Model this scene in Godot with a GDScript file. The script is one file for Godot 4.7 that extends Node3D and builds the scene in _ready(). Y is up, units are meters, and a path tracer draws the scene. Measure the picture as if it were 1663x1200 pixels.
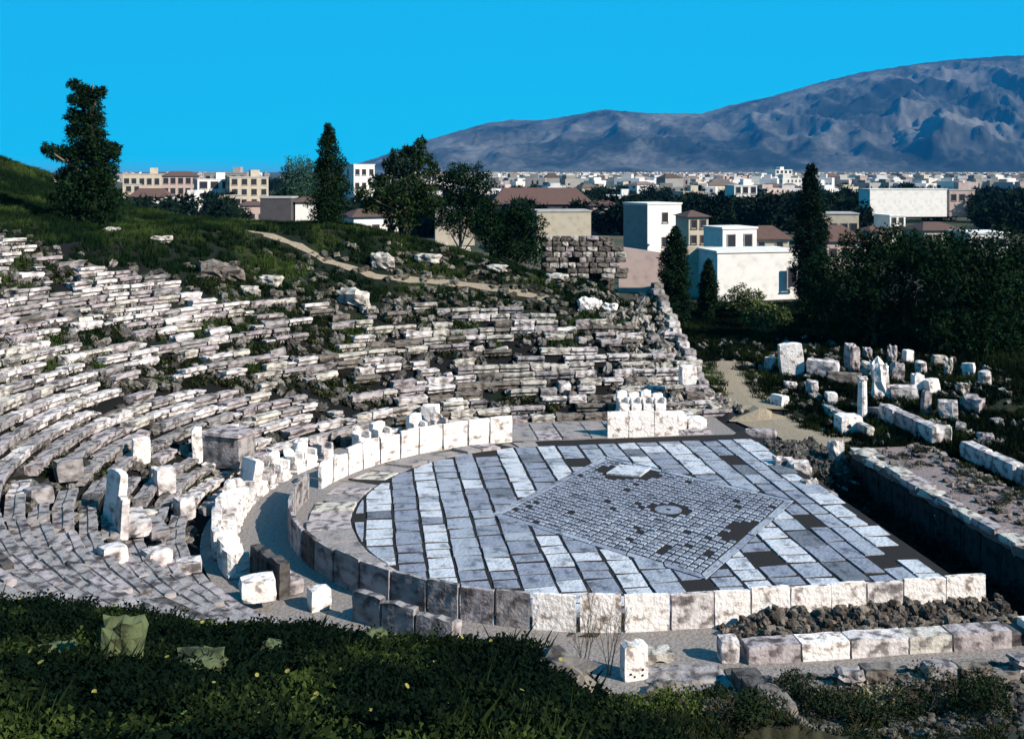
extends Node3D
# An ancient open-air theatre on a hillside above a city, with a long mountain behind.
# The lens is shifted (PROJECTION_FRUSTUM) so that uprights stay upright. x right, y up, -z away. y = 0 is the orchestra floor.

const F := 1700.0          # focal length in photograph pixels
const PX := 831.5
const HY := 278.0          # the eye level in the photograph
const EYE := 12.4
const CX := 2.73           # centre of the orchestra
const CZ := -38.4
const UX := 0.9908         # u: towards the stage; v: away from the viewer
const UZ := -0.1356
const R0 := 13.4           # front row of seats
const RUN := 0.66
const RISE := 0.297
const UEND := 9.4

var rng := RandomNumberGenerator.new()
var n1 := FastNoiseLite.new()
var n2 := FastNoiseLite.new()
var names := {}
var M := {}
var V := {}                # shared meshes
var trodden := []          # places on the footpaths

# ---------------------------------------------------------------- places
func w(u: float, v: float, y: float) -> Vector3:
	return Vector3(CX + u * UX + v * UZ, y, CZ + u * UZ - v * UX)

func uv(x: float, z: float) -> Vector2:
	var a := x - CX
	var b := z - CZ
	return Vector2(a * UX + b * UZ, a * UZ - b * UX)

func at_h(px: float, py: float, y: float) -> Vector3:
	var d := (EYE - y) * F / (py - HY)
	return Vector3((px - PX) / F * d, y, -d)

func at_d(px: float, py: float, d: float) -> Vector3:
	return Vector3((px - PX) / F * d, EYE - (py - HY) / F * d, -d)

func pix(p: Vector3) -> Vector2:
	var d := maxf(-p.z, 0.05)
	return Vector2(PX + F * p.x / d, HY + F * (EYE - p.y) / d)

func hit(px: float, py: float, from := 6.0) -> Vector3:      # where the ground shows at a place of the photograph
	var d := from
	var step := 0.25
	while d < 6000.0:
		var p := at_d(px, py, d)
		if p.y < ground(p.x, p.z):
			var lo := d - step
			var hi := d
			for i in 12:
				var m := (lo + hi) * 0.5
				var q := at_d(px, py, m)
				if q.y < ground(q.x, q.z):
					hi = m
				else:
					lo = m
			return at_d(px, py, hi)
		step = maxf(0.25, d * 0.01)
		d += step
	return at_d(px, py, 6000.0)

func ground_n(x: float, z: float) -> Vector3:
	var e := 0.4
	return Vector3(ground(x - e, z) - ground(x + e, z), 2.0 * e, ground(x, z - e) - ground(x, z + e)).normalized()

func ss(a: float, b: float, t: float) -> float:
	return smoothstep(a, b, t)

func ground(x: float, z: float) -> float:
	var q := uv(x, z)
	var u := q.x
	var v := q.y
	var r := sqrt(u * u + v * v) if u < 0.0 else absf(v)
	var d := -z
	var cone := (r - R0) * 0.45 - 0.22
	# the hillside above the seats
	var terr := lerpf(8.6, 5.1, ss(-14.0, 9.0, x)) + 0.20 * maxf(0.0, -x - 26.0) + 0.15 * maxf(0.0, -x - 33.0)
	terr += n1.get_noise_2d(x * 3.0, z * 3.0) * 0.5
	terr -= 0.12 * maxf(0.0, x + 14.0) * ss(66.0, 84.0, d) * (1.0 - ss(4.0, 12.0, x))
	if d < 30.0 and v < 0.0:
		terr = 14.0
	var h := minf(cone, terr)
	if r < R0:
		h = -0.35
	var out := 0.25 + 0.5 * n1.get_noise_2d(x * 2.0 + 40.0, z * 2.0)
	var side := ss(UEND + 0.1, UEND + 0.8, u)
	if r > 24.0 and v > 0.0:
		side = ss(UEND - 3.5 - (r - 24.0) * 0.2, UEND + 3.0, u)
	if v < 0.0:
		side = ss(-1.5, 3.0, u)
		out = 0.02 + maxf(0.0, -v - 15.5) * 0.36
	if r < R0:
		side = 0.0
	h = lerpf(h, out, side)
	# the dug-out strip in front of the stage, and the stage itself
	if u > 9.9 and absf(v) < 13.4:
		h = lerpf(h, -0.3, ss(9.9, 10.1, u))
		var dig := ss(9.95, 10.5, u) * (1.0 - ss(12.6, 12.9, u)) * (1.0 - ss(2.5, 6.0, v))
		h = lerpf(h, -1.55, dig)
	# far away the hill runs out into the plain
	var far := ss(68.0, 128.0, d + 0.35 * x)
	h = lerpf(h, -0.3 + 0.8 * n1.get_noise_2d(x * 0.3, z * 0.3), far)
	if d < 0.0:
		h = lerpf(h, 11.0, ss(0.0, -12.0, d))
	# the earth bank under the viewer
	var edge := 12.9 + 0.9 * n1.get_noise_2d(x * 8.0, 3.0)
	var b := 10.8 + 0.09 * maxf(0.0, -x - 1.0) * ss(3.0, 12.0, d) - 0.335 * maxf(d, -6.0) - 0.10 * maxf(0.0, x) - 0.55 * maxf(0.0, x - 0.2) * ss(4.0, 12.0, d) - 0.05 * n1.get_noise_2d(x * 20.0, z * 20.0) * 3.0
	if d < 24.0:
		if d > edge:
			b -= (d - edge) * 1.3
		h = maxf(h, b) if x < 2.0 else lerpf(maxf(h, b), b if d < edge else h, ss(2.0, 4.0, x))
	if d < 20.0 and x > 2.5:
		h = minf(h, lerpf(h, 9.6 - 0.42 * d, ss(2.5, 5.0, x)))
	if d > 400.0:
		h -= 0.4
	return h

# ---------------------------------------------------------------- nodes
func numbered(called: String) -> String:
	var k: int = names.get(called, 0)
	names[called] = k + 1
	return called if k == 0 else "%s_%03d" % [called, k]

func tag(o: Node, label: String, category: String, group := "") -> void:
	o.set_meta("label", label)
	o.set_meta("category", category)
	if group != "":
		o.set_meta("group", group)

func thing(called: String, label: String, category: String, p := Vector3.ZERO, turn := 0.0, group := "") -> Node3D:
	var o := Node3D.new()
	o.name = numbered(called)
	o.position = p
	o.rotation.y = turn
	add_child(o)
	tag(o, label, category, group)
	return o

func part(called: String, mesh: Mesh, mat: Material, parent: Node, t := Transform3D.IDENTITY) -> MeshInstance3D:
	var o := MeshInstance3D.new()
	o.name = numbered(called) if parent == self else called
	o.mesh = mesh
	o.material_override = mat
	o.transform = t
	parent.add_child(o, true)
	return o

func struct(called: String, mesh: Mesh, mat: Material) -> MeshInstance3D:
	var o := part(called, mesh, mat, self)
	o.set_meta("kind", "structure")
	return o

func scatter(called: String, mesh: Mesh, mat: Material, ts: Array, cols: Array, parent: Node = self) -> MultiMeshInstance3D:
	var mm := MultiMesh.new()
	mm.transform_format = MultiMesh.TRANSFORM_3D
	mm.use_colors = not cols.is_empty()
	mm.mesh = mesh
	mm.instance_count = ts.size()
	for i in ts.size():
		mm.set_instance_transform(i, ts[i])
		if not cols.is_empty():
			mm.set_instance_color(i, cols[i])
	var o := MultiMeshInstance3D.new()
	o.name = numbered(called) if parent == self else called
	o.multimesh = mm
	o.material_override = mat
	o.set_meta("kind", "stuff")
	parent.add_child(o, true)
	return o

# ---------------------------------------------------------------- materials
func lin(r: float, g: float, b: float) -> Color:
	return Color(r, g, b).linear_to_srgb()

func noise_tex(freq: float, stops: Array, cols: Array, octaves := 5, kind := FastNoiseLite.TYPE_SIMPLEX_SMOOTH, size := 512, sd := 1) -> NoiseTexture2D:
	var n := FastNoiseLite.new()
	n.noise_type = kind
	n.frequency = freq
	n.fractal_octaves = octaves
	n.seed = sd
	var g := Gradient.new()
	g.offsets = PackedFloat32Array(stops)
	g.colors = PackedColorArray(cols)
	var t := NoiseTexture2D.new()
	t.width = size
	t.height = size
	t.seamless = true
	t.noise = n
	t.color_ramp = g
	return t

func bump_tex(freq: float, strength: float, octaves := 4, kind := FastNoiseLite.TYPE_SIMPLEX_SMOOTH, sd := 5) -> NoiseTexture2D:
	var n := FastNoiseLite.new()
	n.noise_type = kind
	n.frequency = freq
	n.fractal_octaves = octaves
	n.seed = sd
	var t := NoiseTexture2D.new()
	t.width = 512
	t.height = 512
	t.seamless = true
	t.noise = n
	t.as_normal_map = true
	t.bump_strength = strength
	return t

func mat(c: Color, tex: Texture2D = null, scale := 1.0, bump: Texture2D = null, rough := 0.9, world := true) -> StandardMaterial3D:
	var m := StandardMaterial3D.new()
	m.albedo_color = c
	m.roughness = rough
	m.metallic_specular = 0.3
	if tex or bump:
		m.uv1_triplanar = true
		m.uv1_world_triplanar = world
		m.uv1_scale = Vector3.ONE * scale
	if tex:
		m.albedo_texture = tex
	if bump:
		m.normal_enabled = true
		m.normal_texture = bump
		m.normal_scale = 1.0
	return m

func make_materials() -> void:
	var g := func(v: float) -> Color: return Color(v, v, v)
	var stone_tex := noise_tex(0.007, [0.0, 0.26, 0.38, 0.5, 0.62, 1.0], [Color(0.33, 0.32, 0.32), Color(0.55, 0.53, 0.53), Color(0.83, 0.81, 0.80), Color(0.93, 0.92, 0.91), Color(1, 0.99, 0.98), Color(1, 1, 1)], 8)
	var slab_tex := noise_tex(0.006, [0.0, 0.22, 0.38, 0.6, 1.0], [Color(0.55, 0.55, 0.57), Color(0.74, 0.75, 0.76), Color(0.92, 0.93, 0.93), Color(0.98, 0.98, 0.98), Color(1, 1, 1)], 8, FastNoiseLite.TYPE_SIMPLEX_SMOOTH, 512, 3)
	var earth_tex := noise_tex(0.03, [0.0, 0.3, 0.55, 1.0], [g.call(0.72), g.call(0.86), g.call(0.97), g.call(1.0)], 6, FastNoiseLite.TYPE_SIMPLEX_SMOOTH, 512, 9)
	var fine := bump_tex(0.03, 4.0, 5)
	var pit := bump_tex(0.03, 5.0, 4, FastNoiseLite.TYPE_SIMPLEX_SMOOTH, 8)
	var tones := {
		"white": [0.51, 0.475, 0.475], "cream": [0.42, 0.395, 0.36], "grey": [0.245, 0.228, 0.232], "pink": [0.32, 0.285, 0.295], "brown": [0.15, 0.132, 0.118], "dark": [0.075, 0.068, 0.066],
	}
	for k in tones:
		var c: Array = tones[k]
		M[k] = mat(lin(c[0], c[1], c[2]), stone_tex, 0.5, pit, 0.85)
	var clean_tex := noise_tex(0.009, [0.0, 0.24, 0.34, 0.46, 1.0], [Color(0.42, 0.38, 0.36), Color(0.66, 0.62, 0.60), Color(0.90, 0.88, 0.86), Color(1, 0.99, 0.98), Color(1, 1, 1)], 8, FastNoiseLite.TYPE_SIMPLEX_SMOOTH, 512, 17)
	M.marble = mat(lin(0.62, 0.585, 0.57), clean_tex, 0.4, pit, 0.75)
	M.slab_blue = mat(lin(0.185, 0.20, 0.25), slab_tex, 0.35, fine, 0.8)
	M.slab_pale = mat(lin(0.41, 0.42, 0.46), slab_tex, 0.35, fine, 0.8)
	M.slab_mid = mat(lin(0.25, 0.27, 0.32), slab_tex, 0.35, fine, 0.8)
	M.slab_dark = mat(lin(0.11, 0.12, 0.145), slab_tex, 0.35, fine, 0.8)
	M.slab_tan = mat(lin(0.225, 0.20, 0.195), slab_tex, 0.35, fine, 0.9)
	M.soil = mat(lin(0.016, 0.014, 0.014), earth_tex, 0.7, fine, 1.0)
	M.walk = mat(lin(0.20, 0.178, 0.168), earth_tex, 0.45, fine, 1.0)
	M.path = mat(lin(0.24, 0.195, 0.14), earth_tex, 0.45, fine, 1.0)
	M.terrace = mat(lin(0.19, 0.148, 0.145), earth_tex, 0.4, fine, 1.0)
	M.rubble = mat(lin(0.105, 0.09, 0.08), stone_tex, 0.9, pit, 0.95)
	M.shade_stone = mat(lin(0.028, 0.027, 0.029), stone_tex, 0.5, pit, 0.95)  # stage front's shade put into the stone colour
	var gm := mat(Color.WHITE, earth_tex, 0.35, fine, 1.0)
	gm.vertex_color_use_as_albedo = true
	M.ground = gm
	var leaf := StandardMaterial3D.new()
	leaf.albedo_color = Color.WHITE
	leaf.vertex_color_use_as_albedo = true
	leaf.roughness = 0.75
	leaf.metallic_specular = 0.1
	leaf.backlight_enabled = true
	leaf.backlight = Color(0.16, 0.2, 0.08)
	M.leaf = leaf
	var needle := leaf.duplicate()
	needle.backlight = Color(0.08, 0.1, 0.05)
	M.needle = needle
	M.bark = mat(lin(0.16, 0.12, 0.085), earth_tex, 1.5, fine, 1.0)
	var rockm := mat(Color.WHITE, earth_tex, 0.0012, null, 1.0)
	rockm.vertex_color_use_as_albedo = true
	M.mountain = rockm
	var wall_tex := noise_tex(0.005, [0.0, 0.35, 0.6, 1.0], [g.call(0.86), g.call(0.95), g.call(0.985), g.call(1.0)], 8, FastNoiseLite.TYPE_SIMPLEX_SMOOTH, 512, 12)
	var walls := {"plaster_white": [0.60, 0.57, 0.54], "plaster_cream": [0.38, 0.33, 0.26], "plaster_pink": [0.36, 0.275, 0.25], "plaster_grey": [0.24, 0.22, 0.21], "plaster_dark": [0.06, 0.055, 0.06]}
	for k in walls:
		var c: Array = walls[k]
		M[k] = mat(lin(c[0], c[1], c[2]), wall_tex, 0.25, null, 0.9)
	M.tiles = mat(lin(0.095, 0.055, 0.045), wall_tex, 0.5, fine, 0.9)
	M.roof_flat = mat(lin(0.32, 0.30, 0.285), wall_tex, 0.2, null, 0.95)
	M.glass = mat(lin(0.02, 0.022, 0.028), null, 1.0, null, 0.3)
	M.shutter = mat(lin(0.10, 0.075, 0.055), null, 1.0, null, 0.7)
	var hm := mat(Color.WHITE, wall_tex, 0.1, null, 0.95)
	hm.vertex_color_use_as_albedo = true
	M.house = hm

# ---------------------------------------------------------------- shapes
func tri(st: SurfaceTool, a: Vector3, b: Vector3, c: Vector3) -> void:
	st.add_vertex(a)
	st.add_vertex(b)
	st.add_vertex(c)

func quad(st: SurfaceTool, a: Vector3, b: Vector3, c: Vector3, d: Vector3) -> void:   # seen from outside: a b c d run clockwise
	tri(st, a, b, c)
	tri(st, a, c, d)

func begin() -> SurfaceTool:
	var st := SurfaceTool.new()
	st.begin(Mesh.PRIMITIVE_TRIANGLES)
	return st

func box(st: SurfaceTool, lo: Vector3, hi: Vector3, t := Transform3D.IDENTITY) -> void:
	var p := []
	for i in 8:
		p.append(t * Vector3(hi.x if i & 1 else lo.x, hi.y if i & 2 else lo.y, hi.z if i & 4 else lo.z))
	quad(st, p[4], p[6], p[7], p[5])
	quad(st, p[1], p[3], p[2], p[0])
	quad(st, p[0], p[2], p[6], p[4])
	quad(st, p[5], p[7], p[3], p[1])
	quad(st, p[2], p[3], p[7], p[6])
	quad(st, p[4], p[5], p[1], p[0])

func profile_bar(prof: Array, nx: int, rough: float, sd: int) -> ArrayMesh:     # a profile in (z, y) swept from x = -0.5 to 0.5, worn
	var r := RandomNumberGenerator.new()
	r.seed = sd
	var st := begin()
	var ring := []
	for i in nx + 1:
		var row := []
		var x := -0.5 + float(i) / nx
		var endw := 1.0 if i == 0 or i == nx else 0.6
		for j in prof.size():
			var p: Vector2 = prof[j]
			row.append(Vector3(x + r.randf_range(-1, 1) * rough * 0.5, p.y + r.randf_range(-1.0, 0.5) * rough * endw * (1.0 if p.y > 0.1 else 0.0), p.x + r.randf_range(-0.5, 1.0) * rough * endw))
		ring.append(row)
	for i in nx:
		for j in prof.size():
			var k := (j + 1) % prof.size()
			quad(st, ring[i][j], ring[i][k], ring[i + 1][k], ring[i + 1][j])
	for e in [0, nx]:
		var c := Vector3.ZERO
		for p in ring[e]:
			c += p
		c /= prof.size()
		for j in prof.size():
			var k := (j + 1) % prof.size()
			if e == 0:
				tri(st, c, ring[e][k], ring[e][j])
			else:
				tri(st, c, ring[e][j], ring[e][k])
	return st.commit()

func worn_box(sd: int, wear: float, n := 3) -> ArrayMesh:      # a unit block standing on y = 0, its corners worn round
	var f := FastNoiseLite.new()
	f.seed = sd
	f.frequency = 1.1
	f.fractal_octaves = 2
	var st := begin()
	var move := func(p: Vector3) -> Vector3:
		var q := p * 2.0
		var rr := 0.20 + wear * 0.6
		var inner := q.clamp(Vector3.ONE * (rr - 1.0), Vector3.ONE * (1.0 - rr))
		var off := q - inner
		if off.length() > 0.001:
			var l := maxf(maxf(absf(off.x), absf(off.y)), absf(off.z))
			q = inner + off.normalized() * lerpf(l, minf(l, rr), 0.9)
		q *= 1.0 + wear * 1.3 * f.get_noise_3d(p.x * 1.7, p.y * 1.7, p.z * 1.7)
		return Vector3(q.x * 0.5, q.y * 0.5 + 0.5, q.z * 0.5)
	for ax in 3:
		for s in [-1.0, 1.0]:
			for i in n:
				for j in n:
					var c := []
					for k in [[0, 0], [1, 0], [1, 1], [0, 1]]:
						var a := -0.5 + float(i + k[0]) / n
						var b := -0.5 + float(j + k[1]) / n
						var p := Vector3(s * 0.5, a, b)
						if ax == 1:
							p = Vector3(b, s * 0.5, a)
						elif ax == 2:
							p = Vector3(a, b, s * 0.5)
						c.append(move.call(p))
					if s > 0:
						quad(st, c[3], c[2], c[1], c[0])
					else:
						quad(st, c[0], c[1], c[2], c[3])
	return st.commit()

func make_shapes() -> void:
	var seat := [Vector2(0.17, -0.05), Vector2(0.15, 0.17), Vector2(0.01, 0.21), Vector2(0.0, 0.355), Vector2(0.035, 0.385), Vector2(0.42, 0.38), Vector2(0.46, 0.335), Vector2(0.84, 0.33), Vector2(0.84, -0.05)]
	var plain := [Vector2(0.08, -0.05), Vector2(0.03, 0.08), Vector2(0.0, 0.16), Vector2(0.0, 0.34), Vector2(0.05, 0.38), Vector2(0.55, 0.385), Vector2(0.60, 0.33), Vector2(0.60, -0.05)]
	V.seat = []
	for i in 6:
		V.seat.append(profile_bar(seat, 4, 0.022 + 0.006 * i, 100 + i))
	V.rough_seat = []
	for i in 6:
		V.rough_seat.append(profile_bar(plain, 4, 0.06 + 0.012 * i, 200 + i))
	V.block = []
	for i in 6:
		V.block.append(worn_box(300 + i, 0.05 + 0.015 * i, 3))
	V.rock = []
	for i in 6:
		V.rock.append(worn_box(400 + i, 0.28 + 0.05 * i, 4))

func prism(poly: PackedVector2Array, top: float, bottom: float, bevel: float, tilt := Vector2.ZERO) -> ArrayMesh:   # a slab over a polygon in (x, z), y up
	var p := poly
	if not Geometry2D.is_polygon_clockwise(p):
		p.reverse()
	var c := Vector2.ZERO
	for q in p:
		c += q
	c /= p.size()
	var inner := PackedVector2Array()
	for q in p:
		inner.append(q + (c - q).normalized() * bevel * 1.3)
	var idx := Geometry2D.triangulate_polygon(inner)
	var st := begin()
	var up := func(q: Vector2, y: float) -> Vector3: return Vector3(q.x, y + (q - c).dot(tilt), q.y)
	for i in range(0, idx.size(), 3):
		var a: Vector3 = up.call(inner[idx[i]], top)
		var b: Vector3 = up.call(inner[idx[i + 1]], top)
		var d: Vector3 = up.call(inner[idx[i + 2]], top)
		if (b - a).cross(d - a).y > 0.0:
			tri(st, a, d, b)
		else:
			tri(st, a, b, d)
	for i in p.size():
		var j := (i + 1) % p.size()
		var a: Vector3 = up.call(inner[i], top)
		var b: Vector3 = up.call(inner[j], top)
		var a2: Vector3 = up.call(p[i], top - bevel)
		var b2: Vector3 = up.call(p[j], top - bevel)
		var a3 := Vector3(p[i].x, bottom, p[i].y)
		var b3 := Vector3(p[j].x, bottom, p[j].y)
		quad(st, a, a2, b2, b)
		quad(st, a2, a3, b3, b2)
	return st.commit()

func strip(line: Array, wide: float, lift: float, mat_: Material, called: String) -> void:    # a footpath that lies on the ground
	trodden.append_array(line)
	var st := begin()
	var rows := []
	for i in line.size():
		var a: Vector3 = line[max(i - 1, 0)]
		var b: Vector3 = line[min(i + 1, line.size() - 1)]
		var side := (b - a).cross(Vector3.UP).normalized() * wide * (0.5 + 0.15 * sin(i * 2.3))
		var row := []
		for k in 3:
			var p: Vector3 = line[i] + side * (k - 1.0)
			p.y = ground(p.x, p.z) + (lift if k == 1 else lift * 0.6)
			row.append(p)
		rows.append(row)
	for i in rows.size() - 1:
		for k in 2:
			var a: Vector3 = rows[i][k]
			var b: Vector3 = rows[i + 1][k]
			var c: Vector3 = rows[i + 1][k + 1]
			var d: Vector3 = rows[i][k + 1]
			if (b - a).cross(c - a).y > 0.0:
				quad(st, a, d, c, b)
			else:
				quad(st, a, b, c, d)
	struct(called, st.commit(), mat_)

func between(pts: Array, n: int) -> Array:        # the ground points under a line drawn through photograph places, n to a stretch
	var out := []
	for i in pts.size() - 1:
		for k in n:
			var t := float(k) / n
			out.append(hit(lerpf(pts[i][0], pts[i + 1][0], t), lerpf(pts[i][1], pts[i + 1][1], t)))
	return out

func line_y(line: Array, x: float) -> float:
	for i in line.size() - 1:
		if x <= line[i + 1][0]:
			return lerpf(line[i][1], line[i + 1][1], clampf((x - line[i][0]) / (line[i + 1][0] - line[i][0]), 0.0, 1.0))
	return line[-1][1]

# ================================================================ the scene
func _ready() -> void:
	rng.seed = 7
	n1.seed = 3
	n1.frequency = 0.02
	n1.fractal_octaves = 4
	n2.seed = 11
	n2.frequency = 0.09
	n2.fractal_octaves = 3
	var cam := Camera3D.new()
	cam.name = "camera"
	cam.near = 0.3
	cam.far = 30000.0
	cam.set_frustum(1200.0 / F * cam.near, Vector2(0.0, -(600.0 - HY) / F * cam.near), cam.near, cam.far)
	cam.position = Vector3(0, EYE, 0)
	cam.current = true
	add_child(cam)
	var sky := ProceduralSkyMaterial.new()
	sky.sky_top_color = Color(0.0, 0.405, 0.555)
	sky.sky_horizon_color = Color(0.0, 0.53, 0.62)
	sky.sky_curve = 0.25
	sky.ground_bottom_color = Color(0.12, 0.12, 0.10)
	sky.ground_horizon_color = Color(0.30, 0.36, 0.40)
	sky.ground_curve = 0.05
	sky.sun_angle_max = 1.0
	var env := Environment.new()
	env.background_mode = Environment.BG_SKY
	env.sky = Sky.new()
	env.sky.sky_material = sky
	env.tonemap_mode = Environment.TONE_MAPPER_LINEAR
	env.tonemap_exposure = 2.7
	env.sdfgi_enabled = true
	env.ssao_enabled = true
	env.ssil_enabled = true
	env.fog_enabled = true
	env.fog_light_color = Color(0.17, 0.60, 0.94)
	env.fog_density = 0.00004
	var we := WorldEnvironment.new()
	we.name = "daylight"
	we.environment = env
	add_child(we)
	var sun := DirectionalLight3D.new()
	sun.name = "sun"
	sun.light_color = Color(1.0, 0.96, 0.90)
	sun.light_energy = 1.6
	sun.light_angular_distance = 0.5
	sun.shadow_enabled = true
	add_child(sun)
	sun.look_at_from_position(Vector3.ZERO, -Vector3(0.86, 0.63, 0.50), Vector3.UP)

	make_materials()
	make_shapes()
	build_ground()
	build_mountain()
	build_orchestra()
	build_barrier()
	build_seats()
	build_thrones()
	build_near_ruins()
	build_corner_bushes()
	build_stage()
	build_hillside()
	build_trees()
	build_houses()
	build_town()
	build_weeds()

# ---------------------------------------------------------------- ground and mountain
func ground_color(x: float, z: float, y: float) -> Color:
	var q := uv(x, z)
	var r := q.length() if q.x < 0.0 else absf(q.y)
	var d := -z
	var a := n1.get_noise_2d(x * 6.0, z * 6.0)
	var b := n2.get_noise_2d(x * 2.0, z * 2.0)
	var soil := Color(0.006, 0.005, 0.005)  # near-black: shadow of the seat gaps put into the earth colour
	var green := Color(0.004, 0.010, 0.005).lerp(Color(0.024, 0.038, 0.010), clampf(b * 1.6 + a * 0.8 - 0.12, 0.0, 1.0))
	var brown := Color(0.036, 0.028, 0.018)
	var c := soil
	if d < 24.0 and r > 16.0:
		c = Color(0.025, 0.030, 0.014)
		if x > 1.0:
			c = c.lerp(Color(0.032, 0.027, 0.019), clampf((x - 1.0) * 0.5 + b * 2.0 - 0.2, 0.0, 0.8))
	elif q.x > 9.6 and d < 110.0:
		c = Color(0.020, 0.021, 0.015).lerp(green, clampf(a * 2.0 + 0.3, 0.0, 0.6))
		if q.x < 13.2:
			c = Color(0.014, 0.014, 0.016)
	elif r < 23.0 or (r < 34.0 and x < -20.0):
		c = soil.lerp(green, clampf(a * 1.6 + b * 0.5, 0.0, 0.25))
	else:
		c = green.lerp(brown, clampf(0.2 + (x + 12.0) * 0.02 + a, 0.0, 0.85) if d < 72.0 else 0.1)
	if d > 90.0:
		var town := Color(0.030, 0.042, 0.020).lerp(Color(0.09, 0.075, 0.055), clampf(0.35 + 1.8 * n2.get_noise_2d(x * 0.35, z * 0.35), 0.0, 1.0))
		c = c.lerp(town, ss(90.0, 130.0, d))
	return c

func build_ground() -> void:
	var rings := []
	var d := 0.4
	while d < 13000.0:
		rings.append(d)
		d *= 1.09 if d < 7.0 else 1.006 if d < 82.0 else 1.03
	var angs := []
	var a := -180.0
	while a < 180.0:
		angs.append(deg_to_rad(a))
		a += 0.2 if a >= -29.0 and a < 29.0 else 3.0
	angs.append(PI)
	var nA := angs.size()
	var vs := PackedVector3Array()
	var cs := PackedColorArray()
	var ix := PackedInt32Array()
	for i in rings.size():
		for j in nA:
			var x: float = rings[i] * sin(angs[j])
			var z: float = -rings[i] * cos(angs[j])
			var y := ground(x, z)
			vs.append(Vector3(x, y, z))
			cs.append(ground_color(x, z, y))
			if i > 0 and j > 0:
				var k := i * nA + j
				for t in [k - nA - 1, k - 1, k, k - nA - 1, k, k - nA]:
					ix.append(t)
	var arr := []
	arr.resize(Mesh.ARRAY_MAX)
	arr[Mesh.ARRAY_VERTEX] = vs
	arr[Mesh.ARRAY_COLOR] = cs
	arr[Mesh.ARRAY_INDEX] = ix
	var ns := PackedVector3Array()
	ns.resize(vs.size())
	for i in range(0, ix.size(), 3):
		var n := (vs[ix[i + 2]] - vs[ix[i]]).cross(vs[ix[i + 1]] - vs[ix[i]])
		for k in 3:
			ns[ix[i + k]] += n
	for i in ns.size():
		ns[i] = ns[i].normalized() if ns[i].length_squared() > 0.0 else Vector3.UP
	arr[Mesh.ARRAY_NORMAL] = ns
	var m := ArrayMesh.new()
	m.add_surface_from_arrays(Mesh.PRIMITIVE_TRIANGLES, arr)
	struct("ground", m, M.ground)

func build_mountain() -> void:
	var ridge := [[-600, 290], [480, 288], [585, 268], [640, 248], [690, 229], [740, 214], [790, 200], [830, 194], [880, 195], [935, 186], [985, 177], [1020, 181], [1060, 184], [1140, 184], [1185, 171], [1250, 157], [1330, 134], [1400, 117], [1470, 106], [1540, 97], [1620, 91], [1700, 88], [1900, 80], [2300, 120], [3000, 230]]
	var n := FastNoiseLite.new()
	n.seed = 21
	n.frequency = 0.0016
	n.fractal_type = FastNoiseLite.FRACTAL_RIDGED
	n.fractal_octaves = 6
	n.fractal_gain = 0.5
	var nx := 560
	var nz := 150
	var vs := PackedVector3Array()
	var cs := PackedColorArray()
	var ix := PackedInt32Array()
	for j in nz:
		var t := float(j) / (nz - 1)
		for i in nx:
			var px := -100.0 + 2300.0 * i / (nx - 1)
			var s := (px - PX) / F
			var z := lerpf(4600.0, 9000.0, t)
			var x := s * 7000.0 + (z - 7000.0) * 0.25 * s
			var crest := (HY - line_y(ridge, px)) / F * 7000.0
			var env_ := ss(0.0, 0.5454, t) if t < 0.5454 else 1.0 - 0.8 * ss(0.5454, 1.0, t)
			env_ = 0.45 * env_ + 0.55 * (t / 0.5454 if t < 0.5454 else env_)
			var rid := n.get_noise_2d(x, z * 0.7)
			var rough := sin(PI * minf(t, 0.5454) / 0.5454)
			var y := crest * env_ * (1.0 - 0.0 * rough) + crest * rough * 0.19 * (rid - 0.2) + 8.0 * n.get_noise_2d(x * 5.0, z * 5.0) * ss(0.02, 0.2, t)
			# the bare pointed spur in front of the high ridge
			var spur := 1.0 - sqrt(pow((px - 1420.0) / (90.0 if px < 1420.0 else 80.0), 2.0) + pow((z - 5350.0) / 650.0, 2.0))
			if spur > 0.0:
				y += 170.0 * spur * (0.8 + 0.4 * rid)
			vs.append(Vector3(x, y - 4.0 + EYE * ss(0.2, 0.5, t), -z))
			var bare := clampf(0.06 + 0.16 * ss(0.1, 0.4, t) + 0.9 * n.get_noise_2d(x * 0.5 + 900.0, z * 0.4) + 0.5 * n1.get_noise_2d(x * 0.12, z * 0.12) + 0.4 * n1.get_noise_2d(x * 1.3, z * 1.3) + maxf(0.0, spur) * 1.0, 0.0, 1.0)
			cs.append(Color(0.008, 0.013, 0.015).lerp(Color(0.11, 0.105, 0.10), bare))
			if i > 0 and j > 0:
				var k := j * nx + i
				for q in [k - nx - 1, k - 1, k, k - nx - 1, k, k - nx]:
					ix.append(q)
	var st := SurfaceTool.new()
	var arr := []
	arr.resize(Mesh.ARRAY_MAX)
	arr[Mesh.ARRAY_VERTEX] = vs
	arr[Mesh.ARRAY_COLOR] = cs
	arr[Mesh.ARRAY_INDEX] = ix
	var am := ArrayMesh.new()
	am.add_surface_from_arrays(Mesh.PRIMITIVE_TRIANGLES, arr)
	st.create_from(am, 0)
	st.generate_normals()
	struct("mountain", st.commit(), M.mountain)

# ---------------------------------------------------------------- orchestra
func flat(poly: PackedVector2Array) -> PackedVector2Array:     # (u, v) to (x, z)
	var out := PackedVector2Array()
	for q in poly:
		var p := w(q.x, q.y, 0.0)
		out.append(Vector2(p.x, p.z))
	return out

func slab(called: String, poly_uv: PackedVector2Array, top: float, m: Material, parent: Node, bevel := 0.012, tilt := Vector2.ZERO) -> MeshInstance3D:
	return part(called, prism(flat(poly_uv), top, top - 0.16, bevel, tilt), m, parent)

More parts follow.
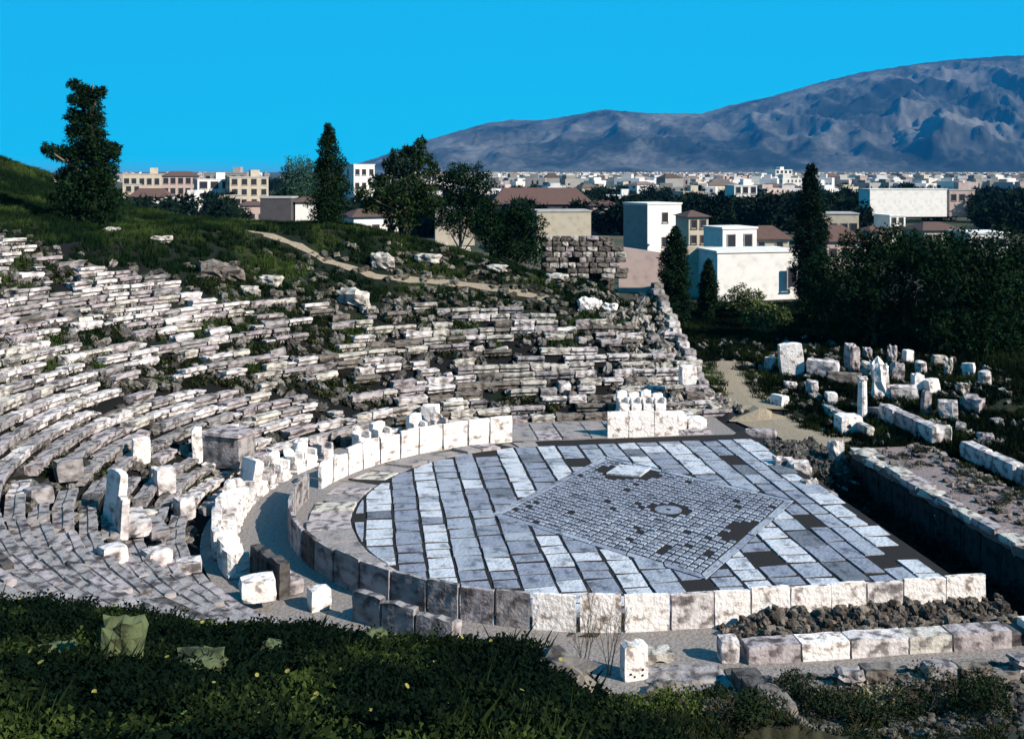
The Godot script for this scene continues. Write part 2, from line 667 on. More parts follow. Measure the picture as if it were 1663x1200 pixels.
func rect(u0: float, v0: float, u1: float, v1: float) -> PackedVector2Array:
	return PackedVector2Array([Vector2(u0, v0), Vector2(u1, v0), Vector2(u1, v1), Vector2(u0, v1)])

func horseshoe(r: float, u1: float, steps := 40) -> PackedVector2Array:
	var p := PackedVector2Array()
	p.append(Vector2(u1, -r))
	for i in steps + 1:
		var a := -PI / 2 - PI * i / steps
		p.append(Vector2(r * cos(a), r * sin(a)))
	p.append(Vector2(u1, r))
	return p

func build_orchestra() -> void:
	var o := Node3D.new()
	o.name = "orchestra_pavement"
	o.set_meta("kind", "structure")
	add_child(o)
	part("earth_bed", prism(flat(horseshoe(10.5, 9.9)), -0.042, -0.6, 0.01), M.soil, o)
	var inside := horseshoe(8.95, 30.0, 48)
	for i in inside.size():
		if inside[i].x < 0.0:
			inside[i].x *= 0.94
	var dc := Vector2(2.25, 0.0)       # the lozenge of small tiles
	var du := 5.35
	var dv := 6.45
	var lozenge := PackedVector2Array([dc + Vector2(-du, 0), dc + Vector2(0, -dv), dc + Vector2(du, 0), dc + Vector2(0, dv)])
	var hole_c := [Vector2(-1.5, 0.65), Vector2(0.3, 0.6), Vector2(3.1, -4.2), Vector2(8.6, -6.6), Vector2(2.0, -7.4), Vector2(-3.2, 8.0)]
	var u := -9.0
	var k := 0
	var count := 0
	while u < 9.5:
		var wide := rng.randf_range(0.86, 1.08) if u < 6.0 else rng.randf_range(0.62, 0.85)
		if u > 5.6 and u < 6.4:
			wide = 0.95
		var tone: Material = [M.slab_mid, M.slab_pale, M.slab_blue, M.slab_pale, M.slab_mid, M.slab_blue][k % 6]
		if absf(u - 1.3 + 4.6) < 0.6:
			tone = M.slab_blue
		var v := -9.2 + rng.randf_range(-0.6, 0.0)
		while v < 9.2:
			var long := rng.randf_range(0.65, 1.25) if u < 6.0 else rng.randf_range(0.9, 1.7)
			var g := 0.022 + rng.randf() * 0.016
			var u1 := u + wide
			if u1 > 9.4:
				u1 += rng.randf_range(-0.05, 0.35)
			var j := 0.05
			var p := PackedVector2Array([Vector2(u + g + rng.randf() * j, v + g * 1.5 + 0.026 + rng.randf_range(-j, j)), Vector2(u1 - g - rng.randf() * j, v + g * 1.5 + 0.026 + rng.randf_range(-j, j)),
				Vector2(u1 - g - rng.randf() * j, v + long - g * 1.5 - 0.026 + rng.randf_range(-j, j)), Vector2(u + g + rng.randf() * j, v + long - g * 1.5 - 0.026 + rng.randf_range(-j, j))])
			var mid := Vector2(u + wide / 2, v + long / 2)
			v += long
			var gone := rng.randf() < 0.02
			for h in hole_c:
				if mid.distance_to(h) < 0.55:
					gone = true
			if gone:
				continue
			var pick := rng.randf()
			var m: Material = tone if pick < 0.72 else [M.slab_pale, M.slab_blue, M.slab_mid][rng.randi() % 3] if pick < 0.94 else M.slab_dark
			for piece in Geometry2D.intersect_polygons(p, inside):
				for rest in Geometry2D.clip_polygons(piece, Geometry2D.offset_polygon(lozenge, 0.34)[0]):
					var area := 0.0
					for i in rest.size():
						area += rest[i].cross(rest[(i + 1) % rest.size()])
					if absf(area) < 0.12 or Geometry2D.triangulate_polygon(rest).is_empty():
						continue
					slab("paving_slab", rest, rng.randf_range(-0.022, 0.004), m, o, 0.006, Vector2(rng.randf_range(-1, 1), rng.randf_range(-1, 1)) * 0.02)
					count += 1
		u += wide
		k += 1
	print("paving slabs ", count)
	# the border strips of the lozenge
	var f := Node3D.new()
	f.name = "lozenge_pavement"
	o.add_child(f, true)
	var grown: PackedVector2Array = PackedVector2Array([dc + Vector2(-du - 0.42, 0), dc + Vector2(0, -dv - 0.5), dc + Vector2(du + 0.42, 0), dc + Vector2(0, dv + 0.5)])
	for side in 4:
		var a := lozenge[side]
		var b := lozenge[(side + 1) % 4]
		var a2 := grown[side]
		var b2 := grown[(side + 1) % 4]
		var n := 6
		for i in n:
			var t0 := (i + 0.015) / n
			var t1 := (i + 0.985) / n
			var g0 := 0.1
			var g1 := 0.92
			var p := PackedVector2Array([a.lerp(b, t0).lerp(a2.lerp(b2, t0), g0), a.lerp(b, t1).lerp(a2.lerp(b2, t1), g0), a.lerp(b, t1).lerp(a2.lerp(b2, t1), g1), a.lerp(b, t0).lerp(a2.lerp(b2, t0), g1)])
			slab("border_slab", p, rng.randf_range(-0.03, 0.0), M.slab_mid if rng.randf() < 0.6 else M.slab_blue, f, 0.012)
	# small tiles, in rows along the lozenge's sides
	var e1 := Vector2(du, -dv) / 30.0
	var e2 := Vector2(du, dv) / 30.0
	var base := dc + Vector2(-du, 0)
	var cells := []
	for i in 30:
		for j in 30:
			var c := base + e1 * (i + 0.5) + e2 * (j + 0.5)
			if c.distance_to(Vector2(3.0, -0.35)) < 0.75 or (c - Vector2(5.3, -2.9)).length() < 0.85 or (c - Vector2(4.5, -3.4)).length() < 0.55:
				continue
			if absf(c.x - 2.75) < 1.15 and absf(c.y - 4.6) < 0.95:
				continue
			if rng.randf() < 0.035:
				continue
			cells.append([i, j, c])
	cells.sort_custom(func(p, q): return p[2].y < q[2].y)
	var rest_tiles := begin()
	for n in cells.size():
		var c: Array = cells[n]
		var o0: Vector2 = base + e1 * c[0] + e2 * c[1]
		var s := 0.72 + rng.randf() * 0.08
		var s2 := 0.68 + rng.randf() * 0.1
		var p := PackedVector2Array([o0 + e1 * 0.07 + e2 * 0.07, o0 + e1 * (0.07 + s) + e2 * 0.07, o0 + e1 * (0.07 + s) + e2 * (0.07 + s2), o0 + e1 * 0.07 + e2 * (0.07 + s2)])
		var top := rng.randf_range(-0.026, 0.004)
		if n < 296:
			slab("paving_tile", p, top, [M.slab_mid, M.slab_mid, M.slab_blue, M.slab_blue][rng.randi() % 4], f, 0.01)
		else:
			rest_tiles.append_from(prism(flat(p), top, top - 0.12, 0.01), 0, Transform3D.IDENTITY)
	var rt := part("tile_field", rest_tiles.commit(), M.slab_blue, f)
	rt.set_meta("kind", "stuff")
	# the pale panel in the far corner, the round altar bed and the broken rim
	slab("panel_slab", PackedVector2Array([Vector2(1.75, 4.35), Vector2(3.0, 3.75), Vector2(3.8, 4.9), Vector2(2.6, 5.5)]), 0.03, M.slab_pale, f)
	var ring := begin()
	for i in 20:
		var a0 := TAU * i / 20.0
		var a1 := TAU * (i + 1) / 20.0
		var c := Vector2(3.0, -0.35)
		var q := []
		for rr in [0.10, 0.50]:
			for aa in [a0, a1]:
				var v2: Vector2 = c + Vector2(cos(aa), sin(aa)) * rr
				q.append(w(v2.x, v2.y, -0.028 if rr < 0.3 else -0.036))
		quad(ring, q[2], q[3], q[1], q[0])
	part("altar_bed", ring.commit(), M.slab_blue, f)
	# the ring of rough slabs between the pavement and the barrier
	var ph := -96.0
	while ph > -268.0:
		var w_deg := rng.randf_range(5.0, 8.0)
		var r0 := 9.02 + rng.randf() * 0.04
		var r1 := 9.80 - rng.randf() * 0.1
		var p := PackedVector2Array()
		for q in [[r0, 0.2], [r1, 0.2], [r1, w_deg - 0.2], [r0, w_deg - 0.2]]:
			var aa := deg_to_rad(ph - float(q[1]))
			p.append(Vector2(cos(aa) * (float(q[0]) * 0.945 if float(q[0]) < 9.5 else float(q[0]) + 0.35), sin(aa) * float(q[0])))
		ph -= w_deg
		slab("kerb_slab", p, rng.randf_range(-0.05, 0.10), [M.slab_tan, M.pink, M.slab_tan, M.cream][rng.randi() % 4], o, 0.02, Vector2(rng.randf_range(-1, 1), rng.randf_range(-1, 1)) * 0.05)
	# the walkway outside the barrier
	var st := begin()
	var pr := []
	for s in 121:
		var row := []
		for rr in [9.9, 10.8, 12.0, 13.6]:
			var fr := frame_at(lerpf(0.0, row_len(rr), s / 120.0), rr)
			row.append(Vector3(fr.origin.x, -0.03 + 0.03 * n2.get_noise_2d(fr.origin.x * 4, fr.origin.z * 4), fr.origin.z))
		pr.append(row)
	for s in 120:
		for q in 3:
			quad(st, pr[s][q], pr[s + 1][q], pr[s + 1][q + 1], pr[s][q + 1])
	st.generate_normals()
	var wk := Node3D.new()
	wk.name = "walkway"
	wk.set_meta("kind", "structure")
	add_child(wk)
	part("worn_surface", st.commit(), M.walk, wk)
	# slabs that cover the drain on the far side
	var uu := -2.6
	while uu < 7.0:
		var wd := rng.randf_range(0.9, 1.5)
		for row in 2:
			var p := PackedVector2Array([Vector2(uu + 0.03, 10.05 + row * 1.5), Vector2(uu + wd - 0.03, 10.05 + row * 1.5), Vector2(uu + wd - 0.03 + rng.randf() * 0.05, 11.5 + row * 1.5), Vector2(uu + 0.03, 11.5 + row * 1.5)])
			slab("drain_cover", p, 0.03 + rng.randf() * 0.03, M.slab_tan if rng.randf() < 0.7 else M.pink, wk, 0.02)
		uu += wd

func row_len(r: float) -> float:
	return PI * r + 2.0 * UEND

func frame_at(s: float, r: float) -> Transform3D:       # a place on the horseshoe of radius r, s metres from its near end; z axis outwards
	var q := Vector2.ZERO
	var o := Vector2.ZERO
	if s < UEND:
		q = Vector2(UEND - s, -r)
		o = Vector2(0, -1)
	elif s < UEND + PI * r:
		var a := -PI / 2 - (s - UEND) / r
		o = Vector2(cos(a), sin(a))
		q = o * r
	else:
		q = Vector2(s - UEND - PI * r, r)
		o = Vector2(0, 1)
	var p := w(q.x, q.y, 0.0)
	var z := w(q.x + o.x, q.y + o.y, 0.0) - p
	return Transform3D(Basis(Vector3.UP.cross(z), Vector3.UP, z), p)

# ---------------------------------------------------------------- barrier of upright slabs
func build_barrier() -> void:
	var o := thing("barrier_wall", "low wall of upright marble slabs curving round the paved orchestra", "wall")
	var r := 10.1
	var s := 0.0
	var L := row_len(r)
	var k := 0
	while s < L:
		var wide := rng.randf_range(0.95, 1.25)
		if s < 10.0:
			wide = rng.randf_range(1.0, 1.5)
		var fr := frame_at(s + wide / 2, r)
		fr.origin += Vector3(UX, 0, UZ) * -0.55 * maxf(0.0, fr.basis.z.dot(-Vector3(UX, 0, UZ)))
		var px := pix(fr.origin).x
		s += wide
		var far := fr.origin.z < CZ - 3.0
		if far and px > 848.0 and (px < 975.0 or px > 1115.0):
			continue
		if fr.origin.x < -6.0 and fr.origin.z < CZ and px < 520.0 and rng.randf() < 0.35:
			continue
		var high := (1.02 if not far else 1.22 if px > 640.0 else 1.12) + rng.randf_range(-0.05, 0.05)
		var low := -0.06
		var st := worn_panel(wide - 0.016, high, 0.15, 40 + k, 0.012 if not (far and px < 560.0) else 0.10)
		var m: Material = M.marble if rng.randf() < 0.85 or far else M.white
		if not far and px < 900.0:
			m = M.grey if rng.randf() < 0.75 else M.dark if rng.randf() < 0.5 else M.pink  # near-left slabs: shade put into the stone colour, over weathered grey
		var t := fr * Transform3D(Basis(Vector3.RIGHT, rng.randf_range(-0.02, 0.02)), Vector3(0, low, 0))
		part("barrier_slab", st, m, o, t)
		k += 1

func worn_panel(wide: float, high: float, thick: float, sd: int, wear: float) -> ArrayMesh:
	var r := RandomNumberGenerator.new()
	r.seed = sd
	var st := begin()
	var nx := 5
	var ny := 4
	var front := []
	var back := []
	for j in ny + 1:
		var fr := []
		var bk := []
		for i in nx + 1:
			var x := (float(i) / nx - 0.5) * wide
			var y := high * j / ny
			if j == ny:
				y -= r.randf() * wear * 2.0
				if (i == 0 or i == nx):
					y -= r.randf() * wear * 1.6
			if i == 0 or i == nx:
				x -= signf(x) * r.randf() * 0.022
			fr.append(Vector3(x, y, thick / 2 + r.randf_range(-1, 1) * 0.012 - (0.012 if j == ny else 0.0)))
			bk.append(Vector3(x, y, -thick / 2 + r.randf_range(-1, 1) * 0.012 + (0.02 if j == ny else 0.0)))
		front.append(fr)
		back.append(bk)
	for j in ny:
		for i in nx:
			quad(st, front[j][i], front[j + 1][i], front[j + 1][i + 1], front[j][i + 1])
			quad(st, back[j][i + 1], back[j + 1][i + 1], back[j + 1][i], back[j][i])
		quad(st, back[j][0], back[j + 1][0], front[j + 1][0], front[j][0])
		quad(st, front[j][nx], front[j + 1][nx], back[j + 1][nx], back[j][nx])
	for i in nx:
		quad(st, front[ny][i], back[ny][i], back[ny][i + 1], front[ny][i + 1])
	return st.commit()

# ---------------------------------------------------------------- seats
const GRASS_LINE := [[-80, 360], [20, 382], [60, 398], [120, 418], [200, 432], [290, 448], [310, 472], [400, 488], [470, 476], [560, 492], [700, 489], [860, 500], [960, 512], [1020, 520], [1140, 512], [1800, 512]]
const BANK_LINE := [[-200, 930], [20, 945], [140, 955], [240, 970], [280, 1015], [400, 1025], [560, 1030], [640, 1045], [800, 1050], [870, 1080], [920, 1130], [1000, 1190], [1100, 1230], [2000, 1230]]
# places of the photograph where the seats are gone and earth shows, darkened for the gaps' shadow: x, y, half width, half height
const GAPS := [[165, 543, 125, 15], [60, 443, 60, 26], [330, 598, 120, 15], [430, 570, 90, 9], [480, 622, 130, 14], [225, 620, 120, 16], [110, 765, 60, 22], [640, 690, 40, 14], [610, 655, 60, 8], [420, 520, 120, 9], [520, 540, 60, 20], [720, 578, 120, 6], [860, 660, 60, 14], [380, 460, 80, 20], [470, 500, 50, 12], [560, 640, 50, 9], [1075, 590, 40, 12], [700, 520, 90, 6], [900, 548, 100, 6]]

func in_gap(p: Vector2) -> bool:
	for g in GAPS:
		var dx: float = (p.x - g[0]) / g[2]
		var dy: float = (p.y - g[1]) / g[3]
		if dx * dx + dy * dy < 1.0:
			return true
	return false

func build_seats() -> void:
	var wedge_labels := ["front-most seat rows on the near side running straight past the rubble wall", "near seat rows seen from behind, just below the dark weeds", "worn grey seat rows curving down to the near end of the walkway", "grey seat rows below the tall broken throne at the curve",
		"steep pale seat rows rising along the picture's edge beside the paired throne", "pale seat rows climbing towards the tall ragged conifer", "broken seat rows under the green slope with long dark gaps", "seat rows with gaps above the big grey pedestal block",
		"cream seat rows behind the leaning barrier slabs", "cream seat rows above the bare drain covers", "seat rows behind the four upright thrones", "straight seat rows at the stage end, beside the sandy path"]
	var wedges := []
	for i in 12:
		wedges.append(null)
	var r := RandomNumberGenerator.new()
	r.seed = 77
	var total := 0
	var spare := []
	for k in 36:
		var rad := R0 + RUN * k
		var L := row_len(rad)
		var s := r.randf() * 0.5
		while s < L - 0.4:
			var wide := r.randf_range(0.85, 1.75)
			if (s - UEND) / rad < 1.35:
				wide = r.randf_range(1.2, 2.5)
			var phi := rad_to_deg((s + wide / 2 - UEND) / rad)     # 0..180 round the bend
			var wi := 0 if phi < 0.0 else 11 if phi >= 180.0 else 1 + int(phi / 18.0)
			var into := fposmod(phi, 18.0)
			var stair := phi > 6.0 and phi < 174.0 and minf(into, 18.0 - into) * deg_to_rad(1.0) * rad < 0.34
			if stair:
				wide = 0.55
			var fr := frame_at(s + wide / 2, rad)
			s += wide
			var top := fr.origin + Vector3(0, RISE * k + 0.32, 0)
			var q := pix(top)
			if top.z > -9.0 or q.x < -70.0 or q.x > 1740.0 or q.y < line_y(GRASS_LINE, q.x) + r.randf_range(-4, 8) or q.y > line_y(BANK_LINE, q.x) + 45.0:
				continue
			if fr.origin.z > CZ and (fr.origin.x > 3.0 or q.x > 880.0 or k < 1):
				continue
			var near := top.z > CZ and q.y > 640.0
			var lost := 0.03 if k < 4 else 0.07 if k < 11 else 0.12
			if not near and q.x > 520.0:
				lost = 0.10 + 0.012 * k
			if near:
				lost = 0.04
			lost += clampf(n2.get_noise_2d(fr.origin.x * 1.6, fr.origin.z * 1.6) * 0.45, -0.03, 0.25)
			if k == 0:
				lost = 0.1
			var gap := in_gap(q)
			if gap and r.randf() < 0.72:
				continue
			if not gap and r.randf() < lost:
				if r.randf() < 0.25:
					spare.append(top)
				continue
			if wedges[wi] == null:
				wedges[wi] = thing("seating_wedge", wedge_labels[wi], "stone seating", w(0, 0, 0), 0.0, "wedges of stone seats round the orchestra")
			var node: Node3D = wedges[wi]
			var worn := r.randf() < (0.06 if near else 0.40 if q.x > 520.0 else 0.25)
			var shape: Mesh = (V.rough_seat if worn else V.seat)[r.randi() % 6]
			var tone := r.randf()
			var m: Material
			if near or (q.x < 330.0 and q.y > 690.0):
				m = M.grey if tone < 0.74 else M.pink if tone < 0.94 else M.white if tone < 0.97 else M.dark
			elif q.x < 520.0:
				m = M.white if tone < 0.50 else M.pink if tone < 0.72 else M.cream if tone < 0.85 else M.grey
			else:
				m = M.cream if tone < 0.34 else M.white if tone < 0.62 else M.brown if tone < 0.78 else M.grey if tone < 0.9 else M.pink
			var wob := 0.004 if near else 0.022
			var b := fr.basis * Basis(Vector3.UP, r.randf_range(-1, 1) * wob) * Basis(Vector3.RIGHT, r.randf_range(-1, 1) * wob * 1.5) * Basis(Vector3.BACK, r.randf_range(-1, 1) * wob)
			var sh := r.randf_range(0.80, 0.84) if near else r.randf_range(0.74, 0.88)
			if stair:
				sh = 0.46
			b = b.scaled_local(Vector3(wide * (0.985 if near else r.randf_range(0.86, 0.99)), sh, r.randf_range(0.60, 0.72) if near else r.randf_range(0.74, 0.82)))
			var org := fr.origin + Vector3(0, RISE * k + r.randf_range(-0.02, 0.02) * (0.3 if near else 1.4), 0) + fr.basis.z * r.randf_range(-0.05, 0.05) * (0.2 if near else 0.7)
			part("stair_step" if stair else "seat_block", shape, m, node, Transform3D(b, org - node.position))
			total += 1
	print("seat blocks ", total)
	for i in 12:
		if wedges[i]:
			print("  wedge ", i, " ", wedges[i].get_child_count())
	# small stones and low dark weeds between the rows
	var ts := []
	var cs := []
	while ts.size() < 1500:
		var x := r.randf_range(-34.0, 12.0)
		var z := r.randf_range(-72.0, -22.0)
		var q := uv(x, z)
		var rad := q.length() if q.x < 0.0 else absf(q.y)
		if rad < 13.9 or q.x > 9.4 or (z > CZ and x > -4.0):
			continue
		var p := Vector3(x, ground(x, z), z)
		var px := pix(p)
		if px.y < line_y(GRASS_LINE, px.x) - 6.0 or px.x < -40.0:
			continue
		if not in_gap(px) and r.randf() < 0.6:
			continue
		var s := r.randf_range(0.12, 0.42)
		ts.append(Transform3D(Basis.from_euler(Vector3(r.randf(), r.randf() * TAU, r.randf())).scaled_local(Vector3(s * r.randf_range(1.0, 1.9), s * 0.8, s)), p))
		var g := r.randf_range(0.02, 0.20)
		cs.append(Color(g, g * 0.93, g * 0.86))
	scatter("rubble", V.rock[4], tint_mat(), ts, cs)
	var weeds_t := []
	var weeds_c := []
	var tries := 0
	while weeds_t.size() < 2600 and tries < 60000:
		tries += 1
		var x := r.randf_range(-34.0, 12.0)
		var z := r.randf_range(-72.0, -26.0)
		var q := uv(x, z)
		var rad := q.length() if q.x < 0.0 else absf(q.y)
		if rad < 14.2 or q.x > 9.2 or (z > CZ and x > -4.0):
			continue
		var p := Vector3(x, ground(x, z), z)
		if not in_gap(pix(p)):
			continue
		weeds_t.append(Transform3D(Basis(Vector3.UP, r.randf() * TAU).scaled_local(Vector3.ONE * r.randf_range(0.7, 1.5)), p))
		var g := r.randf_range(0.3, 1.2)
		weeds_c.append(Color(0.012 * g, 0.017 * g, 0.007 * g) if r.randf() < 0.8 else Color(0.045, 0.05, 0.02))
	scatter("weeds_between_rows", weed(88, 22, 0.26, 0.24, 0.12, 0.035), M.leaf, weeds_t, weeds_c)
	# fallen blocks that lie loose where seats are gone
	for i in mini(spare.size(), 90):
		var p: Vector3 = spare[i]
		var t := Transform3D(Basis.from_euler(Vector3(r.randf_range(-0.3, 0.3), r.randf() * TAU, r.randf_range(-0.3, 0.3))).scaled_local(Vector3(r.randf_range(0.5, 1.1), r.randf_range(0.28, 0.5), r.randf_range(0.35, 0.7))), Vector3(p.x, ground(p.x, p.z) - 0.05, p.z))
		var tn := r.randi() % 4
		var o := part("fallen_block", V.block[r.randi() % 6], [M.white, M.cream, M.grey, M.brown][tn], self, t)
		o.set_meta("tone", ["white", "cream", "grey", "brown"][tn])
		var q := pix(p)
		var near_to := "beside the paired throne" if q.x < 260.0 and q.y > 640.0 else "under the green slope" if q.x < 330.0 and q.y < 520.0 else "uphill of the grey pedestal" if q.x < 430.0 else "above the sunlit far barrier slabs" if q.x < 700.0 else "above the bare drain covers" if q.x < 960.0 else "behind the four upright thrones"
		tag(o, "loose %s %s block %s" % [o.get_meta("tone"), "upended" if t.basis.y.length() > 0.42 else "flat-lying", near_to], "stone", "loose blocks among the seat rows")
		o.remove_meta("tone")

# ---------------------------------------------------------------- thrones and big stones round the orchestra
func throne(called: String, label: String, t: Transform3D, wide: float, high: float, m: Material, broken: bool, group := "front-row thrones", sd := 0, chunky := false) -> void:
	var o := thing(called, label, "stone throne", t.origin, 0.0, group)
	o.transform = t
	part("plinth", V.block[sd % 6], m, o, Transform3D(Basis().scaled(Vector3(wide * 1.04, 0.16, 0.86)), Vector3(0, -0.05, 0)))
	part("seat", V.block[(sd + 1) % 6], m, o, Transform3D(Basis().scaled(Vector3(wide * 0.92, 0.36, 0.62)), Vector3(0, 0.09, -0.06)))
	if broken:
		return
	if chunky:
		part("backrest", V.block[(sd + 3) % 6], m, o, Transform3D(Basis().scaled(Vector3(wide * 0.92, high, 0.34)), Vector3(0, 0.0, 0.32)))
		for s in [-1.0, 1.0]:
			part("armrest", V.block[(sd + 2) % 6], m, o, Transform3D(Basis().scaled(Vector3(0.14, 0.34, 0.5)), Vector3(s * (wide * 0.5 - 0.07), 0.36, -0.06)))
		return
	# the hollowed, rounded back
	var r := RandomNumberGenerator.new()
	r.seed = 900 + sd
	var st := begin()
	var rows := []
	var n := 9
	for j in 6:
		var row := []
		var back := []
		for i in n:
			var a := lerpf(-1.25, 1.25, float(i) / (n - 1))
			var y := lerpf(0.08, high * (1.0 - 0.30 * pow(absf(a) / 1.25, 2.0)) - r.randf() * 0.03, j / 5.0)
			var rr := wide * 0.5
			row.append(Vector3(sin(a) * (rr - 0.11), y, cos(a) * (0.40 - 0.11) + 0.02 - 0.04 * j / 5.0))
			back.append(Vector3(sin(a) * rr + r.randf_range(-1, 1) * 0.008, y - (0.02 if j == 5 else 0.0), cos(a) * 0.42 + 0.03))
		rows.append([row, back])
	for j in 5:
		for i in n - 1:
			quad(st, rows[j][0][i], rows[j + 1][0][i], rows[j + 1][0][i + 1], rows[j][0][i + 1])
			quad(st, rows[j][1][i + 1], rows[j + 1][1][i + 1], rows[j + 1][1][i], rows[j][1][i])
		quad(st, rows[j][1][0], rows[j + 1][1][0], rows[j + 1][0][0], rows[j][0][0])
		quad(st, rows[j][0][n - 1], rows[j + 1][0][n - 1], rows[j + 1][1][n - 1], rows[j][1][n - 1])
	for i in n - 1:
		quad(st, rows[5][0][i], rows[5][1][i], rows[5][1][i + 1], rows[5][0][i + 1])
	part("backrest", st.commit(), m, o)
	for s in [-1.0, 1.0]:
		part("armrest", V.block[(sd + 2) % 6], m, o, Transform3D(Basis().scaled(Vector3(0.12, 0.30 + 0.05 * r.randf(), 0.46)), Vector3(s * (wide * 0.5 - 0.07), 0.38, -0.06)))

func big_stone(called: String, label: String, category: String, p: Vector3, size: Vector3, turn: float, m: Material, shape: Mesh, tilt := Vector3.ZERO, group := "") -> MeshInstance3D:
	var b := Basis(Vector3.UP, turn) * Basis.from_euler(tilt)
	var o := part(called, shape, m, self, Transform3D(b.scaled_local(size), p))
	tag(o, label, category, group)
	return o

const ORD := ["first", "second", "third", "fourth", "fifth", "sixth", "seventh", "eighth", "ninth", "tenth", "eleventh", "twelfth", "thirteenth", "fourteenth", "fifteenth", "sixteenth", "seventeenth", "eighteenth", "nineteenth", "twentieth"]

func build_thrones() -> void:
	var r := RandomNumberGenerator.new()
	r.seed = 5
	var rad := 12.75
	var near_n := 0
	var far_n := 0
	var s := UEND + rad * deg_to_rad(69.5)
	var n := 0
	while s < row_len(rad):
		var fr := frame_at(s, rad)
		s += 0.80 if r.randf() < 0.7 else 1.15
		var q := pix(fr.origin)
		if fr.origin.z < CZ and q.x > 770.0:
			break
		var broken := r.randf() < 0.2
		var m: Material = M.marble if r.randf() < 0.75 else M.white
		var t := fr * Transform3D(Basis(Vector3.UP, r.randf_range(-0.08, 0.08)) * Basis(Vector3.RIGHT, r.randf_range(-0.05, 0.05)), Vector3.ZERO)
		var label := ""
		if fr.origin.z > CZ - 1.0:
			if r.randf() < 0.12:
				continue
			label = "%s marble throne along the walkway's bend, counted from the dark-backed bench%s" % [ORD[near_n], ", its back broken off" if broken else ""]
			near_n += 1
		else:
			if r.randf() < 0.3:
				continue
			label = "%s pale throne behind the sunlit far barrier slabs, counted from the bend%s" % [ORD[far_n], ", its back gone" if broken else ""]
			far_n += 1
		throne("marble_throne", label, t, r.randf_range(0.72, 0.8), r.randf_range(0.85, 1.08), m, broken, "front-row thrones", n, r.randf() < 0.4)
		n += 1
	# four thrones side by side on the far side, on a bright base
	for i in 4:
		var p := at_h(1012.0 + i * 19.5, 668.0, 0.35)
		var q := uv(p.x, p.z)
		var f := Transform3D(frame_at(row_len(12.0) - 1.0, 12.0).basis, p)
		throne("marble_throne", "%s of four upright thrones in a row on the bright far base" % ["leftmost", "second from the left", "third from the left", "rightmost"][i], f, 0.60, [0.98, 0.90, 1.02, 0.86][i], M.marble, false, "four thrones on the far base", 40 + i, true)
	var bs := thing("throne_base", "bright stepped marble base under the four upright thrones", "stone base", w(6.2, 12.3, -0.05))
	for i in 4:
		part("base_block", V.block[i], M.marble, bs, Transform3D(Basis(Vector3.UP, -atan2(UZ, UX)).scaled_local(Vector3(0.98, 0.85 if i < 3 else 0.55, 0.9)), w(4.75 + i * 1.0, 11.3, -0.05) - bs.position))
		part("step_block", V.block[5 - i], M.white, bs, Transform3D(Basis(Vector3.UP, -atan2(UZ, UX)).scaled_local(Vector3(1.02, 0.42, 1.1)), w(4.6 + i * 1.0, 12.6, -0.05) - bs.position))
	# the near bench whose shaded back is turned to the viewer
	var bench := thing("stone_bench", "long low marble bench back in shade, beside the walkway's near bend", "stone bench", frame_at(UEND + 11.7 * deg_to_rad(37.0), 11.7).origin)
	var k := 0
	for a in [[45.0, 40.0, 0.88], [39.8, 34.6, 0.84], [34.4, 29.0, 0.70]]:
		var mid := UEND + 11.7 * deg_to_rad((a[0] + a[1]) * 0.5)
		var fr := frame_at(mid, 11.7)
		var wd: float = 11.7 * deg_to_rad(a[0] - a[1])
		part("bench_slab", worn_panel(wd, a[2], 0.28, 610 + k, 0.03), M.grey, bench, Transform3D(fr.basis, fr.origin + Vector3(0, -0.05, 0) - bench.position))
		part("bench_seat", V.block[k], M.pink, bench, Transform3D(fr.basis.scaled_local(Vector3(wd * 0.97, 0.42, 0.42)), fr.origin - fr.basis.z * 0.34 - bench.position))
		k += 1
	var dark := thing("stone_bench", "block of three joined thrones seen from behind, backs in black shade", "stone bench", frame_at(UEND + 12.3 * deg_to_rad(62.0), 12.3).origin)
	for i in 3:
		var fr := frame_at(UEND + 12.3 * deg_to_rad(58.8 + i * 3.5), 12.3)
		part("throne_back", worn_panel(0.76, 1.12 - 0.05 * i, 0.34, 630 + i, 0.03), M.dark, dark, Transform3D(fr.basis, fr.origin + Vector3(0, -0.05, 0) - dark.position))  # shade of the backs put into their dark stone
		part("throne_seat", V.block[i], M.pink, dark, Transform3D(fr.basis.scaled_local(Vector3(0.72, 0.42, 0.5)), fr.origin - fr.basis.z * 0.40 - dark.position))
	var f2 := frame_at(UEND + 11.9 * deg_to_rad(51.5), 11.9)
	big_stone("stone_block", "bright squat block at the end of the dark-backed joined thrones", "stone block", f2.origin + Vector3(0, -0.05, 0), Vector3(0.62, 0.62, 0.5), 0.5, M.marble, V.block[1])
	var p4 := at_h(418, 972, 0.25)
	big_stone("stone_block", "white rounded seat stone beside the joined thrones, its top hollowed dark", "stone block", p4, Vector3(1.0, 0.62, 0.8), 0.35, M.marble, V.block[4])
	for a in [[180, 926, 0.75, 0.5, "left of three pale wedge stones lying on the lowest grey rows above the weeds"], [252, 930, 0.8, 0.5, "middle of three pale wedge stones lying on the lowest grey rows above the weeds"], [306, 946, 0.75, 0.5, "right of three pale wedge stones lying on the lowest grey rows above the weeds"],
		[112, 790, 0.9, 0.75, "dark hollowed block at the rim of a gap left of the paired throne"], [268, 812, 0.7, 1.0, "upright white block between the paired throne and the walkway thrones"], [300, 852, 0.6, 0.8, "small upright pale block downhill of the paired throne"], [215, 876, 0.9, 0.5, "pale squared foot block in front of the paired throne"], [60, 830, 0.8, 0.55, "grey block among the rows at the picture's left edge"]]:
		var p := hit(a[0], a[1])
		p.y += 0.2
